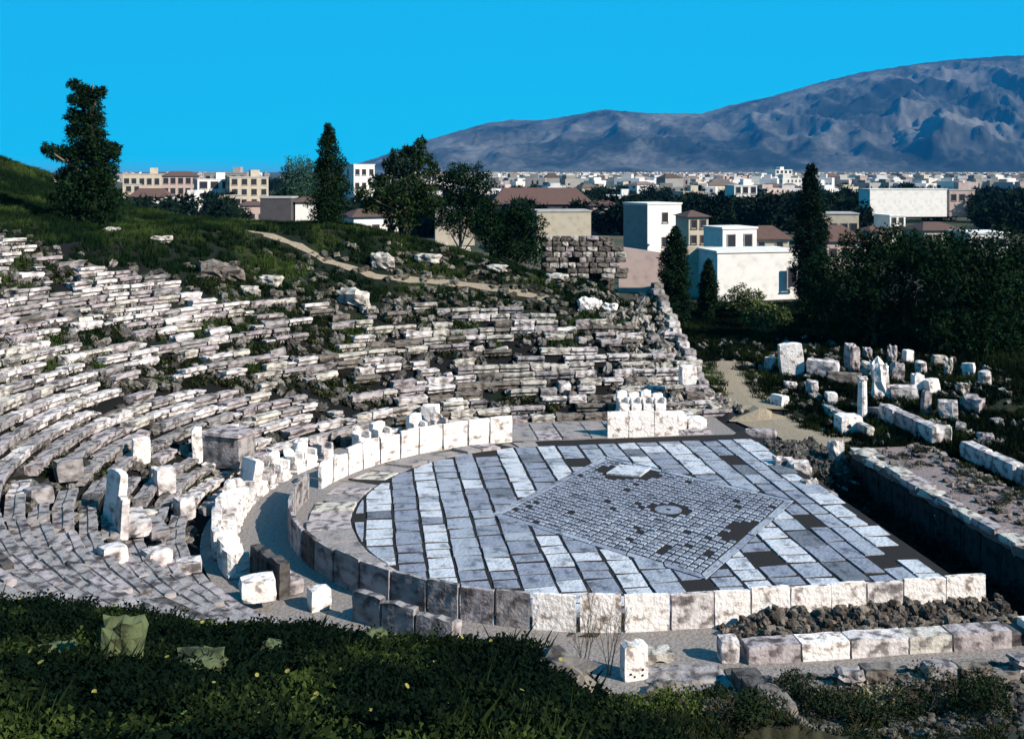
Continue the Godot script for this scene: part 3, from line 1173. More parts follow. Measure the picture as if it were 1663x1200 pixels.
		big_stone("stone_block", a[4], "stone block", p, Vector3(a[2], a[3], 0.6), rng.randf_range(0.2, 1.0), M.grey if a[0] < 115 else M.white, V.block[rng.randi() % 6], Vector3(rng.randf_range(-0.08, 0.08), 0, rng.randf_range(-0.1, 0.1)))
	# the tall pedestal and its companions among the lower rows
	var face := -0.95
	var p5 := at_h(372, 752, 0.75)
	var pd := thing("statue_pedestal", "big square grey pedestal standing among the lower seat rows", "pedestal", p5, face)
	part("shaft", V.block[0], M.grey, pd, Transform3D(Basis(Vector3.UP, 0.62).scaled_local(Vector3(1.75, 1.28, 1.3)), Vector3(0, -0.1, 0)))
	part("top_moulding", V.block[1], M.pink, pd, Transform3D(Basis(Vector3.UP, 0.62).scaled_local(Vector3(1.84, 0.16, 1.4)), Vector3(0, 1.16, 0)))
	big_stone("upright_pillar", "narrow white upright pillar at the near side of the grey pedestal", "pillar", at_h(321, 752, 0.8), Vector3(0.42, 1.45, 0.5), 0.3, M.marble, V.block[2], Vector3(0.02, 0, 0.04))
	big_stone("stone_block", "white cube block standing up among the rows, uphill of the narrow pillar", "stone block", at_h(229, 752, 1.45), Vector3(0.66, 0.95, 0.55), 0.4, M.marble, V.block[3])
	big_stone("stone_slab", "broad bright slab standing by the bend below the grey pedestal", "stone slab", at_h(402, 800, 0.1), Vector3(1.3, 1.3, 0.35), -0.9, M.marble, worn_unit(650, 0.05), Vector3(-0.2, 0, 0.06))
	# the large paired throne high on the curve
	var p6 := at_h(205, 858, 1.35)
	var pt := thing("paired_throne", "large paired throne with a tall leaning slab, high on the curve", "stone throne", p6, -1.05)
	part("leaning_slab", worn_panel(0.95, 1.85, 0.26, 660, 0.05), M.marble, pt, Transform3D(Basis(Vector3.UP, 0.25) * Basis(Vector3.RIGHT, -0.12), Vector3(-0.55, -0.1, 0.35)))
	part("upright_slab", worn_panel(0.72, 1.30, 0.24, 661, 0.06), M.white, pt, Transform3D(Basis(Vector3.UP, 0.1) * Basis(Vector3.RIGHT, -0.06), Vector3(0.45, -0.1, 0.25)))
	part("seat", V.block[2], M.white, pt, Transform3D(Basis().scaled(Vector3(1.7, 0.50, 0.75)), Vector3(0, -0.1, -0.25)))
	part("footstone", V.block[5], M.grey, pt, Transform3D(Basis().scaled(Vector3(1.5, 0.30, 0.6)), Vector3(0.2, -0.25, -0.85)))
	# stones standing on the far seats
	big_stone("stone_block", "clean white upright block at the stage end of the far seats", "stone block", at_h(1117, 624, 1.5), Vector3(0.82, 0.98, 0.7), 0.15, M.marble, V.block[0])
	for a in [[740, 676, 0.9, 0.9, "tilted"], [772, 672, 0.7, 0.75, "split"], [880, 665, 0.55, 0.5, "small"], [955, 664, 1.6, 0.62, "long"], [700, 690, 0.8, 1.0, "tall"]]:
		big_stone("stone_block", "%s white block behind the far barrier gap, in front of the cream rows" % a[4], "stone block", at_h(a[0], a[1], 0.1), Vector3(a[2], a[3], 0.7), rng.randf_range(-0.3, 0.3), M.marble, V.block[rng.randi() % 6], Vector3(0, 0, rng.randf_range(-0.15, 0.15)), "blocks standing before the far rows")

func worn_unit(sd: int, wear: float) -> ArrayMesh:
	return worn_box(sd, wear, 4)

# ---------------------------------------------------------------- the near right corner: ruined side entrance
func build_near_ruins() -> void:
	var course := thing("block_course", "sunlit course of long pale blocks below the rubble heap", "stone wall", w(6, -12.1, 0))
	var u := 1.55
	var k := 0
	while u < 7.6:
		var wd := rng.randf_range(1.2, 1.9)
		var m: Material = [M.pink, M.marble, M.white, M.cream][k % 4]
		part("course_block", worn_panel(wd - 0.03, 0.50, 0.6, 700 + k, 0.02), m, course, Transform3D(Basis(Vector3.UP, -atan2(UZ, UX)), w(u + wd / 2, -12.1, -0.06) - course.position))
		u += wd
		k += 1
	part("course_block", worn_panel(1.1, 0.44, 0.6, 720, 0.06), M.dark, course, Transform3D(Basis(Vector3.UP, -atan2(UZ, UX) + 0.1), w(u + 0.5, -12.0, -0.06) - course.position))
	var endw := thing("block_course", "bright white wall stub by the lower picture corner, past the dark block", "stone wall", w(10, -12, 0))
	part("course_block", worn_panel(2.0, 0.60, 0.7, 721, 0.015), M.marble, endw, Transform3D(Basis(Vector3.UP, -atan2(UZ, UX)), w(10.25, -12.15, -0.06) - endw.position))
	part("course_block", worn_panel(1.8, 0.58, 0.7, 722, 0.015), M.marble, endw, Transform3D(Basis(Vector3.UP, -atan2(UZ, UX)), w(12.2, -12.15, -0.06) - endw.position))
	# rubble heap against the barrier
	var ts := []
	var cs := []
	for i in 1100:
		var uu := rng.randf_range(1.6, 9.8)
		var t := rng.randf()
		var v := lerpf(-11.75, -10.35, t)
		var lift := (0.10 + 0.42 * t) * ss(1.2, 3.0, uu) * rng.randf_range(0.6, 1.0)
		var s := rng.randf_range(0.05, 0.24)
		ts.append(Transform3D(Basis.from_euler(Vector3(rng.randf() * TAU, rng.randf() * TAU, 0)).scaled_local(Vector3(s * rng.randf_range(0.8, 1.5), s, s * rng.randf_range(0.7, 1.2))), w(uu, v, lift - 0.1)))
		var g := rng.randf_range(0.025, 0.17)
		cs.append(Color(g, g * 0.84, g * 0.70))
	scatter("rubble", V.rock[1], tint_mat(), ts, cs)
	ts = []
	cs = []
	for i in 900:
		var uu := rng.randf_range(1.3, 13.0)
		var v := rng.randf_range(-13.9, -12.5)
		var s := rng.randf_range(0.10, 0.30)
		ts.append(Transform3D(Basis.from_euler(Vector3(rng.randf() * 0.6, rng.randf() * TAU, rng.randf() * 0.6)).scaled_local(Vector3(s * rng.randf_range(0.9, 1.8), s * 0.8, s)), w(uu, v, ground_at(uu, v) - 0.04)))
		var g := rng.randf_range(0.03, 0.14)
		cs.append(Color(g, g * 0.92, g * 0.82))
	scatter("rubble", V.rock[3], tint_mat(), ts, cs)
	ts = []
	cs = []
	for i in 1300:
		var uu := rng.randf_range(-3.5, 9.0)
		var v := rng.randf_range(-17.5, -13.2)
		var s := rng.randf_range(0.05, 0.22)
		ts.append(Transform3D(Basis.from_euler(Vector3(rng.randf() * 0.6, rng.randf() * TAU, rng.randf() * 0.6)).scaled_local(Vector3(s * rng.randf_range(0.9, 1.8), s * 0.7, s)), w(uu, v, ground_at(uu, v) - 0.02)))
		var g := rng.randf_range(0.02, 0.14)
		cs.append(Color(g, g * 0.9, g * 0.78))
	scatter("rubble", V.rock[5], tint_mat(), ts, cs)
	var lw := thing("broken_wall", "low broken wall of dark rough stones below the sunlit block course", "stone wall", w(5.0, -14.0, 0.0))
	for i in 12:
		for j in (2 if i % 3 else 1):
			part("wall_stone", V.rock[(i + j) % 6] if i % 2 else V.block[i % 6], [M.brown, M.dark, M.grey][(i + j) % 3], lw, Transform3D(Basis(Vector3.UP, 0.14 + rng.randf_range(-0.2, 0.2)).scaled_local(Vector3(rng.randf_range(0.6, 0.95), 0.32, 0.5)), w(2.6 + i * 0.78, -14.1 + rng.randf_range(-0.1, 0.1), ground_at(2.6 + i * 0.78, -14.1) - 0.05 + j * 0.28) - lw.position))
	# a ruined end wall, its shaded face put into dark stone, and the two seats beside it
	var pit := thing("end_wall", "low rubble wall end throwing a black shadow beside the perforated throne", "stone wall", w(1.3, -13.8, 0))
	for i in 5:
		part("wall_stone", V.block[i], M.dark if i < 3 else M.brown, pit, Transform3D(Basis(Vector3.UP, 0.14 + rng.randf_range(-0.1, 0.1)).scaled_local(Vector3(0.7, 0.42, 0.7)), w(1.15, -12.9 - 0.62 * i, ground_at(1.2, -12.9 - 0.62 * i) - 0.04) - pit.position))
	var p := hit(1030, 1121)
	var th := thing("perforated_throne", "tall white throne side with small dark holes, in front of the walkway", "stone throne", p, 0.25)
	var side := worn_panel(0.62, 1.2, 0.36, 730, 0.03)
	part("side_panel", side, M.marble, th)
	for i in 9:
		var hm := begin()
		var hx := rng.randf_range(-0.2, 0.2)
		var hy := rng.randf_range(0.15, 0.9)
		box(hm, Vector3(hx - 0.022, hy - 0.022, 0.15), Vector3(hx + 0.022, hy + 0.022, 0.198))
		part("drilled_hole", hm.commit(), M.soil, th)
	var p2 := hit(1068, 1092)
	var ar := thing("arched_seat", "pale stone seat with an arched dark hollow beside the perforated throne", "stone throne", p2, 0.15)
	var arch := begin()
	var n := 8
	for i in n:
		var a0 := PI * i / n
		var a1 := PI * (i + 1) / n
		for zz in [0.2]:
			var i0 := Vector3(-cos(a0) * 0.24, sin(a0) * 0.20 + 0.18, 0.2)
			var i1 := Vector3(-cos(a1) * 0.24, sin(a1) * 0.20 + 0.18, 0.2)
			var o0 := Vector3(-0.36 + 0.72 * i / n, 0.56, 0.2)
			var o1 := Vector3(-0.36 + 0.72 * (i + 1) / n, 0.56, 0.2)
			var back := Vector3(0, 0, -0.5)
			quad(arch, i0, o0, o1, i1)
			quad(arch, o0, o0 + back, o1 + back, o1)
			quad(arch, i0 + back, i0, i1, i1 + back)
	for s in [-1.0, 1.0]:
		box(arch, Vector3(minf(s * 0.24, s * 0.36), -0.1, -0.3), Vector3(maxf(s * 0.24, s * 0.36), 0.181 if s < 0 else 0.181, 0.2))
		box(arch, Vector3(minf(s * 0.241, s * 0.36), 0.1815, -0.3), Vector3(maxf(s * 0.241, s * 0.36), 0.558, 0.198))
	part("arch", arch.commit(), M.cream, ar)
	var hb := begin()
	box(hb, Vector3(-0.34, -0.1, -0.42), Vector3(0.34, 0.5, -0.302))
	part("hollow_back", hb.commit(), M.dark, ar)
	big_stone("worn_stone", "broad worn grey slab lying between the arched seat and the dark wall end", "stone slab", hit(1115, 1118), Vector3(1.9, 0.42, 0.9), 0.12, M.grey, V.rock[0])
	big_stone("stone_block", "small white post stone at the start of the sunlit block course", "stone block", w(1.15, -12.05, -0.05), Vector3(0.5, 0.62, 0.45), 0.1, M.white, V.block[2])
	for a in [[905, 1120, 0.7, "at the weeds' lower end, leftmost of the near ruins"], [960, 1140, 0.5, "just left of the perforated throne's foot"], [1075, 1135, 0.8, "in front of the arched seat"], [940, 1095, 0.45, "at the foot of the left leafless bush"], [1265, 1135, 0.5, "below the pinkish first block of the sunlit course"], [1450, 1150, 0.6, "between the dark bushes near the lower edge"]]:
		big_stone("loose_stone", "loose brown stone %s" % a[3], "stone", hit(a[0], a[1]) - Vector3(0, 0.06, 0), Vector3(a[2], a[2] * 0.5, a[2] * 0.7), rng.randf() * 3.0, M.brown, V.rock[rng.randi() % 6], Vector3.ZERO, "loose stones on the near slope")
	# two leafless bushes in front of the barrier
	for a in [[948, 1088, 2.3, "left"], [988, 1094, 2.5, "right"]]:
		var q := at_h(a[0], a[1], 0.0)
		var o := thing("bare_bush", "%s of two thin leafless bushes before the sunlit barrier slabs" % a[3], "bush", q, 0.0, "leafless bushes")
		var st := begin()
		for i in 5:
			twig(st, Vector3(rng.randf_range(-0.06, 0.06), -0.05, 0), Vector3(rng.randf_range(-0.25, 0.25), 1.0, rng.randf_range(-0.25, 0.25)).normalized(), a[2] * rng.randf_range(0.3, 0.5), 0.013, 3)
		part("stems", st.commit(), M.bark, o)

func ground_at(u: float, v: float) -> float:
	var p := w(u, v, 0)
	return ground(p.x, p.z)

# low dark bushes and dry weeds in front of the ruined side entrance
func build_corner_bushes() -> void:
	var r := RandomNumberGenerator.new()
	r.seed = 41
	var spots := [[1240, 1165, 0.7, 0], [1300, 1150, 0.9, 0], [1370, 1160, 1.0, 0], [1440, 1150, 0.8, 1], [1500, 1165, 1.0, 0], [1560, 1150, 1.1, 0], [1620, 1165, 1.1, 0], [1180, 1175, 0.8, 0], [1400, 1185, 0.9, 0], [1590, 1120, 0.7, 0], [1100, 1160, 0.6, 2], [1040, 1165, 0.5, 2], [1155, 1140, 0.5, 0]]
	var say := ["dark low bush", "dry pale bush", "light green bush"]
	var k := 0
	for a in spots:
		var p := hit(a[0], a[1])
		var o := thing("low_bush", "%s under the ruined wall, %s from the thrones along the lower edge" % [say[a[3]], ORD[k]], "bush", p, 0.0, "bushes along the lower edge")
		var st := begin()
		var c0: Color = [Color(0.008, 0.014, 0.008), Color(0.10, 0.09, 0.045), Color(0.02, 0.035, 0.01)][a[3]]
		var c1: Color = [Color(0.022, 0.032, 0.014), Color(0.26, 0.24, 0.14), Color(0.07, 0.09, 0.025)][a[3]]
		for i in 5:
			foliage(st, Vector3(r.randf_range(-0.6, 0.6), r.randf_range(0.1, 0.5), r.randf_range(-0.4, 0.4)) * float(a[2]), Vector3(0.5, 0.36, 0.5) * float(a[2]), 260, 0.085, c0, c1, r)
		part("foliage", st.commit(), M.needle, o)
		var sm := begin()
		for i in 4:
			twig(sm, Vector3(0, -0.1, 0), Vector3(r.randf_range(-0.6, 0.6), 1.0, r.randf_range(-0.5, 0.5)).normalized(), float(a[2]) * 0.45, 0.012, 2)
		part("stems", sm.commit(), M.bark, o)
		k += 1

var tinted: StandardMaterial3D
func tint_mat() -> StandardMaterial3D:
	if tinted == null:
		tinted = M.rubble.duplicate()
		tinted.albedo_color = Color.WHITE
		tinted.vertex_color_use_as_albedo = true
	return tinted

func twig(st: SurfaceTool, p: Vector3, dir: Vector3, length: float, rad: float, depth: int) -> void:
	var q := p + dir * length
	tube(st, [p, q], [rad, rad * 0.6], 4)
	if depth > 0:
		for i in 3:
			var nd := (dir + Vector3(rng.randf_range(-0.5, 0.5), rng.randf_range(-0.1, 0.3), rng.randf_range(-0.5, 0.5))).normalized()
			twig(st, p.lerp(q, rng.randf_range(0.5, 1.0)), nd, length * rng.randf_range(0.5, 0.75), rad * 0.6, depth - 1)

func tube(st: SurfaceTool, pts: Array, rads: Array, sides: int) -> void:
	var rings := []
	for i in pts.size():
		var a: Vector3 = pts[max(i - 1, 0)]
		var b: Vector3 = pts[min(i + 1, pts.size() - 1)]
		var d := (b - a).normalized()
		var x := d.cross(Vector3(0.3, 0.2, 1.0) if absf(d.z) < 0.9 else Vector3.RIGHT).normalized()
		var y := x.cross(d)
		var ring := []
		for k in sides:
			var t := TAU * k / sides
			ring.append(pts[i] + (x * cos(t) + y * sin(t)) * rads[i])
		rings.append(ring)
	for i in pts.size() - 1:
		for k in sides:
			var k2 := (k + 1) % sides
			quad(st, rings[i][k], rings[i][k2], rings[i + 1][k2], rings[i + 1][k])
	var last: Array = rings[-1]
	for k in range(1, sides - 1):
		tri(st, last[0], last[k], last[k + 1])

# ---------------------------------------------------------------- the stage side
func build_stage() -> void:
	var yaw := -atan2(UZ, UX)
	# the stage platform: a wall of blocks towards the orchestra, a worn floor on top
	var o := thing("stage_platform", "long stage platform with a pinkish worn floor and a shaded front wall", "stage", w(14, -4, 0))
	var fl := begin()
	var edge := []
	var v := -17.0
	while v <= 5.2:
		edge.append(Vector2(12.75 + rng.randf_range(-0.18, 0.12), v))
		v += 0.55
	for i in edge.size() - 1:
		var a: Vector2 = edge[i]
		var b: Vector2 = edge[i + 1]
		for k in 4:
			var f0 := k / 4.0
			var f1 := (k + 1) / 4.0
			var g := func(e: Vector2, f: float) -> Vector3:
				var uu := lerpf(e.x, 16.2, f)
				return w(uu, e.y, 0.40 + 0.06 * n2.get_noise_2d(uu * 5.0, e.y * 5.0)) - o.position
			quad(fl, g.call(a, f0), g.call(b, f0), g.call(b, f1), g.call(a, f1))
		quad(fl, w(a.x + 0.3, a.y, -1.7) - o.position, w(b.x + 0.3, b.y, -1.7) - o.position, w(b.x, b.y, 0.40) - o.position, w(a.x, a.y, 0.40) - o.position)
		quad(fl, w(16.2, b.y, -0.3) - o.position, w(16.2, a.y, -0.3) - o.position, w(16.2, a.y, 0.40) - o.position, w(16.2, b.y, 0.40) - o.position)
	quad(fl, w(12.75, 5.2, 0.4) - o.position, w(12.75, 5.2, -1.7) - o.position, w(16.2, 5.2, -0.4) - o.position, w(16.2, 5.2, 0.4) - o.position)
	part("platform_floor", fl.commit(), M.terrace, o)
	v = -16.5
	var k := 0
	while v < 5.0:
		var wd := rng.randf_range(0.9, 1.7)
		part("edge_slab", V.rock[5 - (k % 3)] if rng.randf() < 0.3 else V.block[k % 6], M.cream if rng.randf() < 0.5 else M.pink, o, Transform3D(Basis(Vector3.UP, yaw + PI / 2 + rng.randf_range(-0.06, 0.06)).scaled_local(Vector3(wd * 0.95, 0.26, rng.randf_range(0.55, 0.95))), w(12.95 + rng.randf_range(-0.1, 0.1), v + wd / 2, 0.24 + rng.randf_range(-0.04, 0.05)) - o.position))
		v += wd
		k += 1
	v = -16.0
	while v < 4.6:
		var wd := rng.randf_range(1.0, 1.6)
		part("front_panel", worn_panel(wd - 0.04, 1.55, 0.16, 800 + k, 0.03), M.shade_stone, o, Transform3D(Basis(Vector3.UP, yaw + PI / 2), w(12.72, v + wd / 2, -1.45) - o.position))
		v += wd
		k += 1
	# loose stones and weeds on the worn floor
	var ft := []
	var fc := []
	for i in 420:
		var vv := rng.randf_range(-14.0, 5.0)
		var uu := 16.1 - 3.0 * pow(rng.randf(), 2.2)
		var s := rng.randf_range(0.05, 0.22)
		ft.append(Transform3D(Basis.from_euler(Vector3(rng.randf(), rng.randf() * TAU, 0)).scaled_local(Vector3(s * 1.5, s * 0.6, s)), w(uu, vv, 0.41)))
		var g := rng.randf_range(0.03, 0.22)
		fc.append(Color(g, g * 0.88, g * 0.82))
	scatter("rubble", V.rock[1], tint_mat(), ft, fc)
	ft = []
	fc = []
	for i in 500:
		var vv := rng.randf_range(-14.0, 5.0)
		var uu := 16.3 - 2.6 * pow(rng.randf(), 1.8)
		if n2.get_noise_2d(uu * 7.0, vv * 5.0) < 0.0:
			continue
		ft.append(Transform3D(Basis(Vector3.UP, rng.randf() * TAU).scaled_local(Vector3.ONE * rng.randf_range(0.5, 1.0)), w(uu, vv, 0.40)))
		fc.append(Color(0.008, 0.014, 0.006).lerp(Color(0.03, 0.03, 0.012), rng.randf()))
	scatter("weeds_on_floor", weed(79, 24, 0.30, 0.28, 0.12, 0.035), M.leaf, ft, fc)
	# the long sill of the stage building behind it
	var sill := thing("stone_sill", "long pale stone sill running behind the stage platform", "stone sill", w(18, 3, 0))
	v = -8.0
	while v < 12.6:
		var wd := rng.randf_range(1.3, 2.2)
		if not (v > 4.6 and v < 5.4):
			part("sill_block", V.block[k % 6], M.pink if rng.randf() < 0.6 else M.white, sill, Transform3D(Basis(Vector3.UP, yaw + PI / 2 + rng.randf_range(-0.02, 0.02)).scaled_local(Vector3(wd * 0.98, 0.75, 0.62)), w(18.1, v + wd / 2, -0.15) - sill.position))
		v += wd
		k += 1
	var sill2 := thing("stone_sill", "short thin sill slanting through the weeds towards the slender column", "stone sill", w(17, 13, 0))
	v = 9.0
	while v < 13.8:
		part("sill_block", V.block[k % 6], M.cream, sill2, Transform3D(Basis(Vector3.UP, yaw + PI / 2).scaled_local(Vector3(1.25, 0.42, 0.4)), w(15.6, v + 0.6, -0.1) - sill2.position))
		v += 1.3
		k += 1
	# sandy path
	strip(between([[1178, 590], [1192, 622], [1215, 655], [1262, 694], [1320, 716], [1372, 728]], 5), 2.9, 0.16, M.path, "sandy_path")
	# upright stones and blocks
	var up := [
		["stone_block", "tall white block of two drums beside the sandy path's far end", "stone block", 1287, 608, 1.45, 1.9, 1.0, M.marble, 0],
		["stone_block", "low rough white block beside the tall white one", "stone block", 1336, 610, 1.9, 0.95, 1.1, M.white, 4],
		["stone_block", "long rough pale block leading from the low one to the column", "stone block", 1372, 622, 2.0, 0.6, 0.9, M.brown, 5],
		["standing_stone", "pinkish standing stone at the dark trees' edge", "standing stone", 1384, 605, 0.75, 1.7, 0.6, M.pink, 7],
		["standing_stone", "slim leaning standing stone with a pale tip, under the dark trees", "standing stone", 1448, 592, 0.55, 1.15, 0.5, M.pink, 8],
		["stone_block", "small white block at the foot of the dark trees", "stone block", 1474, 592, 0.6, 0.95, 0.5, M.marble, 0],
		["statue_fragment", "jagged white statue fragment standing behind the slender column", "statue", 1432, 648, 0.85, 2.1, 0.7, M.marble, 9],
		["stone_block", "white broken block at the statue fragment's side", "stone block", 1468, 648, 1.5, 0.75, 0.8, M.white, 4],
		["stone_block", "upright white block with a notched top behind the pink pillar", "stone block", 1490, 640, 0.6, 1.15, 0.6, M.marble, 3],
		["upright_pillar", "pinkish upright pillar on the long sill", "pillar", 1503, 676, 0.42, 1.35, 0.4, M.pink, 2],
		["stone_block", "pink squared block ending the long sill's first stretch", "stone block", 1500, 712, 0.85, 0.85, 0.8, M.pink, 1],
		["stone_block", "white worn block behind the long sill, by the picture's edge", "stone block", 1541, 680, 0.95, 0.95, 0.7, M.white, 5],
		["standing_stone", "small brown standing stone past the notched block", "standing stone", 1540, 606, 0.5, 0.9, 0.5, M.cream, 8],
		["standing_stone", "round topped tan stone in the weeds behind the worn white block", "standing stone", 1565, 640, 0.6, 0.6, 0.5, M.cream, 6],
		["standing_stone", "curved white figure stone at the stage platform's far corner", "standing stone", 1357, 752, 0.62, 0.95, 0.5, M.white, 8],
		["stone_block", "small white stone in the weeds near the sandy path", "stone", 1284, 634, 0.7, 0.5, 0.5, M.white, 6],
		["stone_block", "pale low stone on the path's edge, half sunk in weeds", "stone", 1325, 650, 0.6, 0.35, 0.5, M.cream, 7],
		["stone_block", "long pale stone lying at the sandy path's near side", "stone", 1236, 708, 1.5, 0.3, 0.7, M.pink, 4],
		["stone_block", "lone pale stone lying in the shadowed trench below the stage", "stone", 1525, 846, 0.35, 0.3, 0.3, M.cream, 6],
		["stone_block", "upper pale stone on the rubble between pavement and trench", "stone", 1272, 765, 0.85, 0.6, 0.6, M.white, 6],
		["stone_block", "middle pale stone on the rubble between pavement and trench", "stone", 1300, 772, 0.9, 0.6, 0.6, M.white, 7],
		["stone_block", "lower pale stone on the rubble, nearest the shadowed trench", "stone", 1316, 797, 0.6, 0.45, 0.5, M.cream, 8],
	]
	for a in up:
		var p := hit(a[3], a[4])
		var shape: Mesh = V.block[a[9]] if a[9] < 6 else V.rock[a[9] - 6]
		big_stone(a[0], a[1], a[2], p - Vector3(0, 0.08, 0), Vector3(a[5], a[6] + 0.08, a[7]), rng.randf_range(-0.35, 0.35), a[8], shape, Vector3(rng.randf_range(-0.05, 0.05), 0, rng.randf_range(-0.08, 0.08)))
	# more broken blocks and stumps among the weeds of the stage building
	var kinds := [["squat column drum", "column drum", 2], ["upright block stub", "stone block", 0], ["tilted broken block", "stone block", 5], ["low flat block", "stone block", 4], ["jagged lump of stone", "stone", 6]]
	var spots := [[1320, 640, "left of the slender column, by the path"], [1350, 655, "between the path and the cube pedestal"], [1405, 610, "beyond the slender column's tip"], [1420, 672, "just right of the slender column"], [1456, 618, "under the leaning standing stone"], [1497, 608, "between the small white block and the notched one"], [1515, 640, "beyond the pinkish pillar"], [1530, 715, "in the weeds beyond the sill's gap"], [1560, 700, "beyond the sill's second stretch"], [1580, 665, "near the picture's right edge, uphill of the sill"], [1600, 625, "at the right edge under the dark trees"], [1575, 610, "below the huge right-hand tree"], [1525, 592, "at the trees' foot, right of the white block"], [1345, 590, "behind the low rough white block"], [1410, 585, "at the trees' foot, right of the pink stone"], [1250, 600, "left of the tall drum block"], [1265, 660, "in the weeds at the path's bend"], [1450, 690, "before the long sill's near end"], [1620, 690, "cut by the picture's right edge"], [1600, 720, "by the sill, near the right edge"]]
	for i in spots.size():
		var a: Array = spots[i]
		var kd: Array = kinds[i % 5]
		var p := hit(a[0], a[1])
		var m: Material = [M.white, M.cream, M.pink, M.marble, M.grey][(i * 3) % 5]
		var sz := Vector3(rng.randf_range(0.5, 1.0), rng.randf_range(0.4, 1.1) if kd[2] != 4 else 0.4, rng.randf_range(0.45, 0.7))
		if i % 5 == 0:
			var drum := begin()
			tube(drum, [Vector3(0, -0.1, 0), Vector3(0, 0.72, 0), Vector3(0.01, 0.76, 0)], [0.36, 0.34, 0.28], 14)
			var dm := part("column_drum", drum.commit(), m, self, Transform3D(Basis.from_euler(Vector3(0.05, i, 0.06)), p))
			tag(dm, "%s %s" % [kd[0], a[2]], kd[1], "broken stones of the stage building")
		else:
			big_stone("stone_block", "%s %s" % [kd[0], a[2]], kd[1], p - Vector3(0, 0.06, 0), sz, rng.randf() * 3.0, m, V.block[kd[2]] if kd[2] < 6 else V.rock[kd[2] - 6], Vector3(rng.randf_range(-0.15, 0.15), 0, rng.randf_range(-0.2, 0.2)), "broken stones of the stage building")
	# slender column on a white cube with a dark socket
	var pc := hit(1378, 702)
	var cube := thing("column_pedestal", "white cube pedestal with a round dark socket in its face", "pedestal", pc, 0.0)
	part("cube", V.block[0], M.marble, cube, Transform3D(Basis(Vector3.UP, 0.12).scaled_local(Vector3(1.15, 0.95, 1.0)), Vector3(0, -0.08, 0)))
	var hs := begin()
	for i in 10:
		var a0 := TAU * i / 10.0
		var a1 := TAU * (i + 1) / 10.0
		tri(hs, Vector3(-0.12, 0.42, 0.525), Vector3(-0.12 + 0.11 * cos(a1), 0.42 + 0.11 * sin(a1), 0.525), Vector3(-0.12 + 0.11 * cos(a0), 0.42 + 0.11 * sin(a0), 0.525))
	part("socket", hs.commit(), M.soil, cube)
	var pcol := hit(1401, 682)
	var col := thing("slender_column", "slender white column shaft standing behind the white cube pedestal", "column", pcol)
	var cs := begin()
	tube(cs, [Vector3(0, -0.1, 0), Vector3(0, 0.12, 0), Vector3(0, 0.14, 0), Vector3(0, 1.0, 0), Vector3(0.01, 2.05, 0)], [0.34, 0.34, 0.25, 0.24, 0.21], 14)
	part("shaft", cs.commit(), M.marble, col)
	part("broken_top", V.rock[2], M.white, col, Transform3D(Basis().scaled(Vector3(0.44, 0.25, 0.44)), Vector3(0, 1.98, 0)))
	# bars of stone slanting in the shade
	for i in 3:
		var p := hit(1334 + 18 * i, 800 - 9 * i)
		big_stone("stone_bar", "%s narrow stone bar slanting into the trench's shade" % ["nearest", "middle", "farthest"][i], "stone bar", p + Vector3(0, 0.1, 0), Vector3(1.5, 0.14, 0.2), -0.9, M.pink, V.block[i], Vector3(0, 0, -0.2), "stone bars by the trench")
	# rubble banks beside the pavement and on the stage end of the far seats
	var ts := []
	var cl := []
	for i in 1500:
		var uu := 0.0
		var vv := 0.0
		var z := rng.randf()
		if z < 0.4:
			uu = rng.randf_range(10.0, 12.4)
			vv = rng.randf_range(1.5, 8.5)
		elif z < 0.75:
			uu = rng.randf_range(5.5, 11.0)
			vv = rng.randf_range(13.5, 25.0)
		else:
			uu = rng.randf_range(14.0, 30.0)
			vv = rng.randf_range(6.0, 34.0)
		var s := rng.randf_range(0.12, 0.42)
		ts.append(Transform3D(Basis.from_euler(Vector3(rng.randf(), rng.randf() * TAU, rng.randf())).scaled_local(Vector3(s * rng.randf_range(0.9, 1.7), s * 0.8, s)), w(uu, vv, ground_at(uu, vv) - 0.02)))
		var g := rng.randf_range(0.06, 0.34) if z > 0.4 else rng.randf_range(0.03, 0.12)
		cl.append(Color(g, g * 0.92, g * 0.82))
	scatter("rubble", V.rock[2], tint_mat(), ts, cl)
	# dark weeds added in the dug-out strip to deepen shade below the stage wall
	var wt := []
	var wc := []
	var wm := weed(77, 30, 0.55, 0.35, 0.16, 0.04)
	for i in 1500:
		var uu := rng.randf_range(10.5, 12.75)
		var vv := rng.randf_range(-12.5, 4.5)
		wt.append(Transform3D(Basis(Vector3.UP, rng.randf() * TAU).scaled_local(Vector3.ONE * rng.randf_range(0.6, 1.5)), w(uu, vv, ground_at(uu, vv) - 0.03)))
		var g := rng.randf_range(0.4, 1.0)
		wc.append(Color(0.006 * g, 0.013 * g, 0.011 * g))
	scatter("added_trench_weeds", wm, M.leaf, wt, wc)
	# stepped masonry at the end of the far seats
	var an := thing("end_wall", "stepped masonry end of the far seats, beside the sandy path", "stone wall", w(9.6, 18, 0))
	for kk in 18:
		var vv := 13.6 + kk * RUN
		for jj in 2 + kk / 3:
			var yy := RISE * kk + 0.34 - 0.42 * jj
			if yy < -0.3 or rng.randf() < 0.10:
				continue
			part("wall_stone", V.block[rng.randi() % 6], [M.cream, M.white, M.brown, M.grey][rng.randi() % 4], an, Transform3D(Basis(Vector3.UP, yaw + rng.randf_range(-0.08, 0.08)).scaled_local(Vector3(rng.randf_range(0.5, 0.75), 0.42, 0.80)), w(9.65 + rng.randf_range(-0.12, 0.12), vv + 0.4, yy - 0.3) - an.position))

